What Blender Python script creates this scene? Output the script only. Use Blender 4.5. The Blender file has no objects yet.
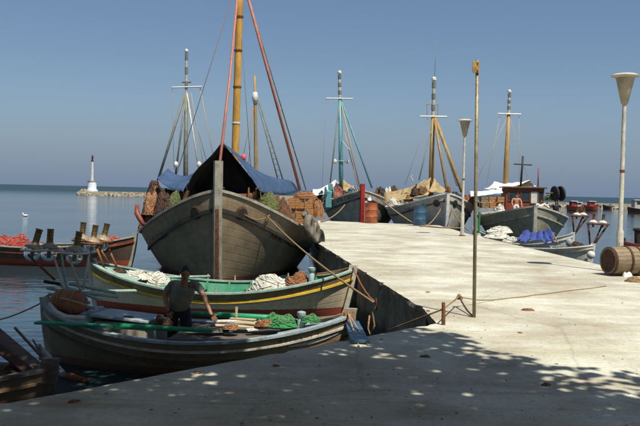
import bpy, bmesh, math, random
from mathutils import Vector, Matrix, Euler, noise
rnd = random.Random(7)
R = math.radians
scene = bpy.context.scene
C = scene.collection

# ------------------------------------------------------------------ camera
# z = 0 is the water, the quay top is at 1.05 m, the camera at 2.70 m
QZ = 1.05
CAMZ = 2.70
cam_data = bpy.data.cameras.new('camera')
cam_data.lens = 45.0
cam_data.sensor_width = 36.0
cam_data.clip_start = 0.05
cam_data.clip_end = 20000
cam = bpy.data.objects.new('camera', cam_data)
cam.rotation_euler = (R(90 - 1.58), R(-1.25), 0)
cam.location = (0, 0, CAMZ)
C.objects.link(cam)
scene.camera = cam
CR = cam.rotation_euler.to_matrix()

# ------------------------------------------------------------------ sky, sun, exposure
SUN_EL = R(61)
sun_h = Vector((0.50, -0.866))
sun_dir = Vector((sun_h.x * math.cos(SUN_EL), sun_h.y * math.cos(SUN_EL), math.sin(SUN_EL))).normalized()
world = bpy.data.worlds.new('World')
scene.world = world
world.use_nodes = True
wn = world.node_tree.nodes
wl = world.node_tree.links
sky = wn.new('ShaderNodeTexSky')
sky.sky_type = 'NISHITA'
sky.sun_disc = False
sky.sun_elevation = SUN_EL
sky.sun_rotation = math.atan2(sun_dir.x, sun_dir.y)
sky.altitude = 0
sky.air_density = 1.0
sky.dust_density = 0.35
sky.ozone_density = 1.6
mixs = wn.new('ShaderNodeMix')
mixs.data_type = 'RGBA'
mixs.inputs['Factor'].default_value = 0.35
mixs.inputs['B'].default_value = (1.6, 3.05, 5.7, 1)      # hazy, even summer sky
wl.new(sky.outputs['Color'], mixs.inputs['A'])
bg = wn['Background']
bg.inputs['Strength'].default_value = 0.058
wtc = wn.new('ShaderNodeTexCoord')
wsep = wn.new('ShaderNodeSeparateXYZ'); wl.new(wtc.outputs['Generated'], wsep.inputs[0])
wmr = wn.new('ShaderNodeMapRange'); wmr.interpolation_type = 'SMOOTHSTEP'
wmr.inputs['From Min'].default_value = -0.02; wmr.inputs['From Max'].default_value = 0.13
wmr.inputs['To Min'].default_value = 0.96; wmr.inputs['To Max'].default_value = 0.0
wl.new(wsep.outputs['Z'], wmr.inputs['Value'])
hz_mix = wn.new('ShaderNodeMix'); hz_mix.data_type = 'RGBA'          # grey-violet sea haze all round the horizon
hz_mix.inputs['B'].default_value = (2.15, 3.08, 4.6, 1)
wl.new(wmr.outputs['Result'], hz_mix.inputs['Factor'])
wl.new(mixs.outputs['Result'], hz_mix.inputs['A'])
wl.new(hz_mix.outputs['Result'], bg.inputs['Color'])

sun_data = bpy.data.lights.new('sun', 'SUN')
sun_data.energy = 4.6
sun_data.angle = R(0.53)
sun_data.color = (1.0, 0.95, 0.85)
sun = bpy.data.objects.new('sun', sun_data)
sun.rotation_euler = (-sun_dir).to_track_quat('-Z', 'Y').to_euler()
sun.location = (20, 0, 30)
C.objects.link(sun)
scene.view_settings.view_transform = 'Standard'
scene.view_settings.look = 'None'
scene.view_settings.exposure = 0.45
scene.view_settings.gamma = 1.0

# ------------------------------------------------------------------ helpers
def at(px, py, D):
    """world point seen at photo pixel (px, py) at distance D along Y"""
    v = CR @ Vector(((px - 320) / 800, (213 - py) / 800, -1))
    return Vector((0, 0, CAMZ)) + v * (D / v.y)

def on(px, py, z=QZ):
    v = CR @ Vector(((px - 320) / 800, (213 - py) / 800, -1))
    return Vector((0, 0, CAMZ)) + v * ((z - CAMZ) / v.z)

MATS = {}
def mat(name, col, rough=0.7, var=0.25, scale=6.0, bump=0.15, metal=0.0, col2=None, stretch=(1, 1, 1), fine=40.0, spec=0.4, coat=0.0):
    """paint, wood, cloth...: base colour broken by two noises, with fine relief"""
    m = bpy.data.materials.new(name)
    m.use_nodes = True
    n, l = m.node_tree.nodes, m.node_tree.links
    b = n['Principled BSDF']
    b.inputs['Roughness'].default_value = rough
    b.inputs['Metallic'].default_value = metal
    b.inputs['Specular IOR Level'].default_value = spec
    tc = n.new('ShaderNodeTexCoord')
    mp = n.new('ShaderNodeMapping'); mp.inputs['Scale'].default_value = stretch
    l.new(tc.outputs['Object'], mp.inputs['Vector'])
    n1 = n.new('ShaderNodeTexNoise'); n1.inputs['Scale'].default_value = scale; n1.inputs['Detail'].default_value = 6
    n1.inputs['Roughness'].default_value = 0.65
    l.new(mp.outputs['Vector'], n1.inputs['Vector'])
    n2 = n.new('ShaderNodeTexNoise'); n2.inputs['Scale'].default_value = fine; n2.inputs['Detail'].default_value = 4
    l.new(mp.outputs['Vector'], n2.inputs['Vector'])
    c2 = col2 if col2 else tuple(max(0.0, c * (1 - 1.6 * var)) for c in col)
    rp = n.new('ShaderNodeValToRGB')
    rp.color_ramp.elements[0].position = 0.34; rp.color_ramp.elements[0].color = (*c2, 1)
    rp.color_ramp.elements[1].position = 0.62; rp.color_ramp.elements[1].color = (*col, 1)
    l.new(n1.outputs['Fac'], rp.inputs['Fac'])
    mx = n.new('ShaderNodeMix'); mx.data_type = 'RGBA'; mx.blend_type = 'MULTIPLY'
    mx.inputs['Factor'].default_value = min(1, var * 1.6)
    l.new(rp.outputs['Color'], mx.inputs['A'])
    r2 = n.new('ShaderNodeValToRGB')
    r2.color_ramp.elements[0].position = 0.3; r2.color_ramp.elements[0].color = (0.45, 0.42, 0.38, 1)
    r2.color_ramp.elements[1].position = 0.6; r2.color_ramp.elements[1].color = (1, 1, 1, 1)
    l.new(n2.outputs['Fac'], r2.inputs['Fac'])
    l.new(r2.outputs['Color'], mx.inputs['B'])
    l.new(mx.outputs['Result'], b.inputs['Base Color'])
    if bump:
        ad = n.new('ShaderNodeMath'); ad.operation = 'ADD'
        l.new(n1.outputs['Fac'], ad.inputs[0]); l.new(n2.outputs['Fac'], ad.inputs[1])
        bp = n.new('ShaderNodeBump'); bp.inputs['Strength'].default_value = bump; bp.inputs['Distance'].default_value = 0.02
        l.new(ad.outputs[0], bp.inputs['Height'])
        l.new(bp.outputs['Normal'], b.inputs['Normal'])
    MATS[name] = m
    return m

def hull_mat(name, col, bottom, zb, planks=12, wear=0.35, rust=(0.16, 0.07, 0.03), rough=0.62):
    """painted planking: seams from the hull's UV (girth), runs of dirt, bottom paint below height zb"""
    m = bpy.data.materials.new(name)
    m.use_nodes = True
    n, l = m.node_tree.nodes, m.node_tree.links
    b = n['Principled BSDF']
    b.inputs['Roughness'].default_value = rough
    b.inputs['Specular IOR Level'].default_value = 0.35
    tc = n.new('ShaderNodeTexCoord')
    sep = n.new('ShaderNodeSeparateXYZ'); l.new(tc.outputs['Object'], sep.inputs[0])
    uv = n.new('ShaderNodeSeparateXYZ'); l.new(tc.outputs['UV'], uv.inputs[0])
    # weathering
    n1 = n.new('ShaderNodeTexNoise'); n1.inputs['Scale'].default_value = 2.2; n1.inputs['Detail'].default_value = 7; n1.inputs['Roughness'].default_value = 0.7
    l.new(tc.outputs['Object'], n1.inputs['Vector'])
    mp = n.new('ShaderNodeMapping'); mp.inputs['Scale'].default_value = (9, 9, 0.9)
    l.new(tc.outputs['Object'], mp.inputs['Vector'])
    n2 = n.new('ShaderNodeTexNoise'); n2.inputs['Scale'].default_value = 1.6; n2.inputs['Detail'].default_value = 5
    l.new(mp.outputs['Vector'], n2.inputs['Vector'])
    r1 = n.new('ShaderNodeValToRGB')
    r1.color_ramp.elements[0].position = 0.36; r1.color_ramp.elements[0].color = (*[c * (1 - wear) for c in col], 1)
    r1.color_ramp.elements[1].position = 0.6; r1.color_ramp.elements[1].color = (*col, 1)
    l.new(n1.outputs['Fac'], r1.inputs['Fac'])
    r2 = n.new('ShaderNodeValToRGB')
    r2.color_ramp.elements[0].position = 0.50; r2.color_ramp.elements[0].color = (0, 0, 0, 1)
    r2.color_ramp.elements[1].position = 0.78; r2.color_ramp.elements[1].color = (0.7, 0.7, 0.7, 1)
    l.new(n2.outputs['Fac'], r2.inputs['Fac'])
    mx = n.new('ShaderNodeMix'); mx.data_type = 'RGBA'
    l.new(r2.outputs['Color'], mx.inputs['Factor'])
    l.new(r1.outputs['Color'], mx.inputs['A']); mx.inputs['B'].default_value = (*[0.45 * c + 0.55 * r for c, r in zip(col, rust)], 1)
    # bottom paint, ragged edge
    ml = n.new('ShaderNodeMath'); ml.operation = 'MULTIPLY_ADD'
    l.new(n2.outputs['Fac'], ml.inputs[0]); ml.inputs[1].default_value = 0.05; l.new(sep.outputs['Z'], ml.inputs[2])
    lt = n.new('ShaderNodeMath'); lt.operation = 'LESS_THAN'
    l.new(ml.outputs[0], lt.inputs[0]); lt.inputs[1].default_value = zb + 0.05
    mx2 = n.new('ShaderNodeMix'); mx2.data_type = 'RGBA'
    l.new(lt.outputs[0], mx2.inputs['Factor'])
    l.new(mx.outputs['Result'], mx2.inputs['A']); mx2.inputs['B'].default_value = (*bottom, 1)
    # seams
    sm = n.new('ShaderNodeMath'); sm.operation = 'MULTIPLY'; l.new(uv.outputs['Y'], sm.inputs[0]); sm.inputs[1].default_value = planks
    fr = n.new('ShaderNodeMath'); fr.operation = 'FRACT'; l.new(sm.outputs[0], fr.inputs[0])
    pp = n.new('ShaderNodeMath'); pp.operation = 'PINGPONG'; l.new(fr.outputs[0], pp.inputs[0]); pp.inputs[1].default_value = 0.5
    st = n.new('ShaderNodeMapRange'); l.new(pp.outputs[0], st.inputs['Value'])
    st.inputs['From Min'].default_value = 0.02; st.inputs['From Max'].default_value = 0.09
    mx3 = n.new('ShaderNodeMix'); mx3.data_type = 'RGBA'; mx3.blend_type = 'MULTIPLY'; mx3.inputs['Factor'].default_value = 0.13
    l.new(mx2.outputs['Result'], mx3.inputs['A']); l.new(st.outputs['Result'], mx3.inputs['B'])
    l.new(mx3.outputs['Result'], b.inputs['Base Color'])
    ad = n.new('ShaderNodeMath'); ad.operation = 'MULTIPLY_ADD'
    l.new(n1.outputs['Fac'], ad.inputs[0]); ad.inputs[1].default_value = 0.6; l.new(st.outputs['Result'], ad.inputs[2])
    bp = n.new('ShaderNodeBump'); bp.inputs['Strength'].default_value = 0.2; bp.inputs['Distance'].default_value = 0.012
    l.new(ad.outputs[0], bp.inputs['Height']); l.new(bp.outputs['Normal'], b.inputs['Normal'])
    MATS[name] = m
    return m

ROOTS = {}          # object name -> world matrix of its top-level ancestor
def _link(o, parent):
    C.objects.link(o)
    if parent is not None:
        o.parent = parent
        ROOTS[o.name] = ROOTS[parent.name]

def tag(o, label, cat, group=None, kind=None):
    if label: o['label'] = label
    if cat: o['category'] = cat
    if group: o['group'] = group
    if kind: o['kind'] = kind
    return o

def thing(name, label, cat, loc, rz=0.0, group=None):
    o = bpy.data.objects.new(name, None)
    o.empty_display_size = 0.2
    o.location = loc
    o.rotation_euler = (0, 0, rz)
    C.objects.link(o)
    ROOTS[o.name] = Matrix.Translation(Vector(loc)) @ Matrix.Rotation(rz, 4, 'Z')
    return tag(o, label, cat, group)

class MB:
    """collects geometry in world space (through self.xf), builds ONE mesh object"""
    def __init__(s, xf=None):
        s.v, s.f, s.uv = [], [], {}
        s.xf = xf
    def p(s, co, uv=None):
        co = Vector(co)
        s.v.append(s.xf @ co if s.xf else co)
        if uv: s.uv[len(s.v) - 1] = uv
        return len(s.v) - 1
    def face(s, *i): s.f.append(tuple(i))
    def box(s, c, size, rot=None, jit=0.0):
        c = Vector(c); hx, hy, hz = size[0] / 2, size[1] / 2, size[2] / 2
        rm = rot if rot is not None else Matrix.Identity(3)
        ids = []
        for x, y, z in ((-1,-1,-1),(1,-1,-1),(1,1,-1),(-1,1,-1),(-1,-1,1),(1,-1,1),(1,1,1),(-1,1,1)):
            q = Vector((x * hx, y * hy, z * hz))
            if jit: q += Vector((rnd.uniform(-jit, jit), rnd.uniform(-jit, jit), rnd.uniform(-jit, jit)))
            ids.append(s.p(c + rm @ q))
        for a in ((0,3,2,1),(4,5,6,7),(0,1,5,4),(1,2,6,5),(2,3,7,6),(3,0,4,7)):
            s.face(*[ids[k] for k in a])
        return s
    def tube(s, pts, r, n=8, cap=True):
        pts = [Vector(p) for p in pts]
        rs = r if isinstance(r, (list, tuple)) else [r] * len(pts)
        rings = []; up = None
        for i, p in enumerate(pts):
            d = (pts[min(i + 1, len(pts) - 1)] - pts[max(i - 1, 0)])
            if d.length < 1e-9: d = Vector((0, 0, 1))
            d.normalize()
            if up is None:
                up = Vector((0, 0, 1)) if abs(d.z) < 0.9 else Vector((1, 0, 0))
            a = d.cross(up)
            if a.length < 1e-6: a = d.cross(Vector((0, 1, 0)))
            a.normalize(); b = a.cross(d).normalized(); up = b
            rings.append([s.p(p + (a * math.cos(k * math.tau / n) + b * math.sin(k * math.tau / n)) * rs[i]) for k in range(n)])
        for i in range(len(rings) - 1):
            for k in range(n):
                s.face(rings[i][k], rings[i][(k + 1) % n], rings[i + 1][(k + 1) % n], rings[i + 1][k])
        if cap:
            s.face(*reversed(rings[0])); s.face(*rings[-1])
        return s
    def beam(s, pts, w, h, up=(0, 0, 1)):
        """rectangular bar along pts, w across, h along up"""
        pts = [Vector(p) for p in pts]; rings = []
        for i, p in enumerate(pts):
            d = (pts[min(i + 1, len(pts) - 1)] - pts[max(i - 1, 0)]).normalized()
            a = d.cross(Vector(up)).normalized(); b = a.cross(d).normalized()
            rings.append([s.p(p + a * x * w / 2 + b * y * h / 2) for x, y in ((-1,-1),(1,-1),(1,1),(-1,1))])
        for i in range(len(rings) - 1):
            for k in range(4):
                s.face(rings[i][k], rings[i][(k + 1) % 4], rings[i + 1][(k + 1) % 4], rings[i + 1][k])
        s.face(*reversed(rings[0])); s.face(*rings[-1])
        return s
    def lathe(s, prof, c=(0, 0, 0), axis=(0, 0, 1), n=16, wob=0.0):
        ax = Vector(axis).normalized()
        q = Vector((0, 0, 1)).rotation_difference(ax).to_matrix()
        c = Vector(c); rings = []
        for r, z in prof:
            rings.append([s.p(c + q @ Vector(((r + rnd.uniform(-wob, wob)) * math.cos(k * math.tau / n), (r + rnd.uniform(-wob, wob)) * math.sin(k * math.tau / n), z))) for k in range(n)])
        for i in range(len(rings) - 1):
            for k in range(n):
                s.face(rings[i][k], rings[i][(k + 1) % n], rings[i + 1][(k + 1) % n], rings[i + 1][k])
        s.face(*reversed(rings[0])); s.face(*rings[-1])
        return s
    def grid(s, fn, nu, nv, thick=0.0):
        """fn(u, v) -> point, optional thickness along +-normal"""
        def layer(off):
            g = [[None] * (nv + 1) for _ in range(nu + 1)]
            for i in range(nu + 1):
                for j in range(nv + 1):
                    u, v = i / nu, j / nv
                    p = Vector(fn(u, v))
                    if off:
                        e = 0.02
                        du = Vector(fn(min(1, u + e), v)) - Vector(fn(max(0, u - e), v))
                        dv = Vector(fn(u, min(1, v + e))) - Vector(fn(u, max(0, v - e)))
                        nn = du.cross(dv)
                        if nn.length > 1e-9: p = p + nn.normalized() * off
                    g[i][j] = s.p(p, (u, v))
            return g
        a = layer(0)
        for i in range(nu):
            for j in range(nv):
                s.face(a[i][j], a[i + 1][j], a[i + 1][j + 1], a[i][j + 1])
        if thick:
            b = layer(-thick)
            for i in range(nu):
                for j in range(nv):
                    s.face(b[i][j], b[i][j + 1], b[i + 1][j + 1], b[i + 1][j])
            for i in range(nu):
                s.face(a[i][0], b[i][0], b[i + 1][0], a[i + 1][0]); s.face(a[i][nv], a[i + 1][nv], b[i + 1][nv], b[i][nv])
            for j in range(nv):
                s.face(a[0][j], a[0][j + 1], b[0][j + 1], b[0][j]); s.face(a[nu][j], b[nu][j], b[nu][j + 1], a[nu][j + 1])
        return s
    def add_mesh(s, me, mtx=None):
        base = len(s.v)
        for v in me.vertices: s.p(mtx @ v.co if mtx else v.co)
        for p in me.polygons: s.f.append(tuple(base + i for i in p.vertices))
    def build(s, name, m, parent=None, smooth=False, weld=False, bevel=0.0):
        if parent is not None:
            inv = ROOTS[parent.name].inverted(); base = None
            co = [inv @ v for v in s.v]
        else:
            xs = [v.x for v in s.v]; ys = [v.y for v in s.v]; zs = [v.z for v in s.v]
            base = Vector(((min(xs) + max(xs)) / 2, (min(ys) + max(ys)) / 2, min(zs)))
            co = [v - base for v in s.v]
        me = bpy.data.meshes.new(name)
        me.from_pydata(co, [], s.f)
        if s.uv:
            lay = me.uv_layers.new(name='UVMap')
            for lp in me.loops:
                lay.data[lp.index].uv = s.uv.get(lp.vertex_index, (0, 0))
        if weld or bevel:
            bm = bmesh.new(); bm.from_mesh(me)
            if weld: bmesh.ops.remove_doubles(bm, verts=bm.verts, dist=0.0015)
            if bevel: bmesh.ops.bevel(bm, geom=bm.edges[:], offset=bevel, segments=1, affect='EDGES')
            bmesh.ops.recalc_face_normals(bm, faces=bm.faces)
            bm.to_mesh(me); bm.free()
        me.materials.append(MATS[m] if isinstance(m, str) else m)
        if smooth:
            for p in me.polygons: p.use_smooth = True
        me.update()
        o = bpy.data.objects.new(name, me)
        if base is not None:
            o.location = base
        _link(o, parent)
        if parent is None: ROOTS[o.name] = Matrix.Translation(base)
        return o

def smooth_angle(o, a=40):
    me = o.data
    for p in me.polygons: p.use_smooth = True
    try: me.set_sharp_from_angle(angle=R(a))
    except Exception: pass
    return o

def copy_thing(root, loc, rz=0.0, label=None, group=None):
    r = root.copy(); C.objects.link(r); r.location = loc; r.rotation_euler = (0, 0, rz)
    ROOTS[r.name] = Matrix.Translation(Vector(loc)) @ Matrix.Rotation(rz, 4, 'Z')
    if label: r['label'] = label
    if group: r['group'] = group
    for ch in list(root.children):
        c = ch.copy(); C.objects.link(c); c.parent = r
        for g in list(ch.children):
            d = g.copy(); C.objects.link(d); d.parent = c
    return r

def sag(p0, p1, drop, n=14, wig=0.0):
    p0, p1 = Vector(p0), Vector(p1); out = []
    for i in range(n + 1):
        t = i / n
        p = p0.lerp(p1, t); p.z -= 4 * drop * t * (1 - t)
        if wig and 0 < i < n: p += Vector((rnd.uniform(-wig, wig), rnd.uniform(-wig, wig), rnd.uniform(-wig, wig) * 0.4))
        out.append(p)
    return out

# ------------------------------------------------------------------ materials
mat('paint_white', (0.72, 0.70, 0.64), 0.5, 0.18, 5)
mat('paint_cream', (0.55, 0.51, 0.42), 0.6, 0.22, 5)
mat('paint_greyblue', (0.36, 0.43, 0.44), 0.55, 0.25, 5)
mat('paint_grey', (0.40, 0.37, 0.29), 0.6, 0.28, 4)
mat('paint_mint', (0.34, 0.45, 0.37), 0.55, 0.22, 5)
mat('paint_green', (0.02, 0.29, 0.13), 0.5, 0.25, 5)
mat('paint_seagreen', (0.03, 0.23, 0.12), 0.5, 0.2, 5)
mat('paint_yellow', (0.70, 0.46, 0.05), 0.5, 0.2, 6)
mat('paint_red', (0.52, 0.035, 0.025), 0.5, 0.25, 5)
mat('paint_redbrown', (0.26, 0.06, 0.03), 0.55, 0.25, 5)
mat('paint_dark', (0.035, 0.028, 0.022), 0.55, 0.25, 5)
mat('paint_brown', (0.13, 0.085, 0.045), 0.6, 0.3, 5)
mat('paint_turquoise', (0.13, 0.34, 0.36), 0.5, 0.2, 6)
mat('paint_blue', (0.05, 0.13, 0.22), 0.5, 0.3, 5)
mat('paint_palelamp', (0.62, 0.57, 0.46), 0.5, 0.2, 4)
mat('ochre', (0.62, 0.33, 0.06), 0.55, 0.25, 3, stretch=(3, 3, 0.6))
mat('lamp_tan', (0.44, 0.37, 0.26), 0.5, 0.2, 4)
mat('ochre_dull', (0.46, 0.29, 0.10), 0.6, 0.3, 3, stretch=(3, 3, 0.6))
mat('spar_brown', (0.42, 0.27, 0.11), 0.6, 0.3, 3, stretch=(3, 3, 0.5))
mat('spar_pink', (0.50, 0.18, 0.12), 0.6, 0.2, 3)
mat('spar_grey', (0.20, 0.21, 0.17), 0.6, 0.25, 3)
mat('wood', (0.34, 0.22, 0.11), 0.75, 0.35, 3, 0.3, stretch=(1, 6, 6))
mat('wood_pale', (0.58, 0.47, 0.30), 0.75, 0.3, 3, 0.3, stretch=(1, 6, 6))
mat('wood_orange', (0.55, 0.25, 0.075), 0.75, 0.35, 3, 0.3, stretch=(1, 6, 6))
mat('wood_grey', (0.17, 0.14, 0.11), 0.8, 0.35, 4, 0.3, stretch=(1, 6, 6))
mat('barrel_wood', (0.30, 0.22, 0.13), 0.75, 0.3, 3, 0.3, stretch=(1, 6, 6))
mat('rust', (0.22, 0.085, 0.035), 0.85, 0.35, 10, 0.4)
mat('rust_dark', (0.085, 0.04, 0.022), 0.85, 0.35, 10, 0.4)
mat('drum_orange', (0.48, 0.13, 0.05), 0.6, 0.3, 5)
mat('iron', (0.06, 0.05, 0.045), 0.6, 0.3, 8, metal=0.4)
mat('brass', (0.20, 0.135, 0.05), 0.45, 0.35, 14, metal=0.6)
mat('enamel', (0.46, 0.36, 0.24), 0.4, 0.35, 12, metal=0.2)
mat('rope', (0.36, 0.22, 0.10), 0.9, 0.3, 30, 0.4)
mat('rope_pale', (0.50, 0.40, 0.24), 0.9, 0.3, 30, 0.4)
mat('rope_rust', (0.33, 0.13, 0.05), 0.9, 0.3, 30, 0.4)
mat('net_orange', (0.36, 0.15, 0.05), 0.9, 0.4, 14, 0.6)
mat('net_brown', (0.20, 0.09, 0.04), 0.9, 0.4, 14, 0.6)
mat('net_red', (0.42, 0.06, 0.045), 0.9, 0.35, 14, 0.6)
mat('net_green', (0.03, 0.26, 0.07), 0.85, 0.35, 14, 0.6)
mat('net_white', (0.72, 0.67, 0.56), 0.9, 0.25, 14, 0.6)
mat('net_olive', (0.14, 0.17, 0.04), 0.9, 0.4, 14, 0.6)
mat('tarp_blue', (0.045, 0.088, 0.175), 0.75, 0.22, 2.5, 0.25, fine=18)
mat('tarp_shaded', (0.020, 0.026, 0.042), 0.85, 0.22, 2.5, 0.25, fine=18)  # blue tarp darkened in colour, for the shade inside the awning
mat('tarp_brightblue', (0.045, 0.075, 0.28), 0.85, 0.2, 3, 0.2)
mat('canvas_tan', (0.42, 0.31, 0.15), 0.9, 0.25, 3, 0.3)
mat('canvas_white', (0.80, 0.79, 0.75), 0.85, 0.12, 3, 0.3)
mat('float_orange', (0.42, 0.14, 0.06), 0.65, 0.3, 6, 0.2)
mat('skin', (0.30, 0.15, 0.085), 0.55, 0.12, 8, 0.05)
mat('skin_sunburnt', (0.55, 0.26, 0.17), 0.55, 0.12, 8, 0.05)
mat('hair', (0.012, 0.009, 0.007), 0.6, 0.3, 30, 0.3)
mat('shirt_grey', (0.20, 0.195, 0.16), 0.9, 0.2, 6, 0.3)
mat('shirt_white', (0.75, 0.74, 0.70), 0.9, 0.12, 6, 0.3)
mat('cloth_dark', (0.018, 0.02, 0.03), 0.9, 0.25, 6, 0.3)
mat('rubber', (0.03, 0.028, 0.026), 0.8, 0.3, 10, 0.3)
mat('fender_grey', (0.24, 0.21, 0.16), 0.85, 0.35, 8, 0.4)
mat('glass_window', (0.03, 0.04, 0.05), 0.08, 0.1, 4, 0.0)
mat('bark', (0.16, 0.13, 0.09), 0.9, 0.35, 4, 0.6)
mat('rock', (0.42, 0.36, 0.26), 0.9, 0.35, 1.2, 0.5)
mat('mole_concrete', (0.52, 0.46, 0.36), 0.9, 0.3, 0.7, 0.4)
mat('lighthouse_white', (0.80, 0.83, 0.86), 0.6, 0.08, 1.5)
mat('lighthouse_grey', (0.62, 0.60, 0.55), 0.6, 0.12, 1.5)
mat('feather_white', (0.8, 0.8, 0.78), 0.8, 0.05, 6)
mat('letters', (0.03, 0.025, 0.02), 0.7, 0.3, 12, 0.0)
mat('leaf_dry', (0.20, 0.09, 0.04), 0.9, 0.3, 12)
mat('pebble', (0.55, 0.50, 0.42), 0.9, 0.2, 12)
mat('sign_ochre', (0.45, 0.27, 0.09), 0.6, 0.3, 8)
mat('pole_metal', (0.34, 0.28, 0.17), 0.5, 0.3, 8, metal=0.3)

def glass_mat():
    m = bpy.data.materials.new('lamp_glass'); m.use_nodes = True
    n, l = m.node_tree.nodes, m.node_tree.links
    b = n['Principled BSDF']
    b.inputs['Base Color'].default_value = (0.8, 0.85, 0.86, 1)
    b.inputs['Roughness'].default_value = 0.08
    b.inputs['Transmission Weight'].default_value = 0.9
    b.inputs['IOR'].default_value = 1.12
    nz = n.new('ShaderNodeTexNoise'); nz.inputs['Scale'].default_value = 9
    mr = n.new('ShaderNodeMapRange'); l.new(nz.outputs['Fac'], mr.inputs['Value'])
    mr.inputs['To Min'].default_value = 0.03; mr.inputs['To Max'].default_value = 0.3
    l.new(mr.outputs['Result'], b.inputs['Roughness'])
    MATS['lamp_glass'] = m
glass_mat()

def leaf_mat():
    m = bpy.data.materials.new('leaf'); m.use_nodes = True
    n, l = m.node_tree.nodes, m.node_tree.links
    b = n['Principled BSDF']; b.inputs['Roughness'].default_value = 0.5
    g = n.new('ShaderNodeNewGeometry')
    rp = n.new('ShaderNodeValToRGB')
    rp.color_ramp.elements[0].color = (0.05, 0.075, 0.015, 1); rp.color_ramp.elements[1].color = (0.11, 0.13, 0.03, 1)
    l.new(g.outputs['Random Per Island'], rp.inputs['Fac']); l.new(rp.outputs['Color'], b.inputs['Base Color'])
    t = n.new('ShaderNodeBsdfTranslucent'); t.inputs['Color'].default_value = (0.42, 0.31, 0.06, 1)
    ad = n.new('ShaderNodeAddShader'); l.new(b.outputs['BSDF'], ad.inputs[0]); l.new(t.outputs['BSDF'], ad.inputs[1])
    l.new(ad.outputs['Shader'], n['Material Output'].inputs['Surface'])
    MATS['leaf'] = m
leaf_mat()

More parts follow.
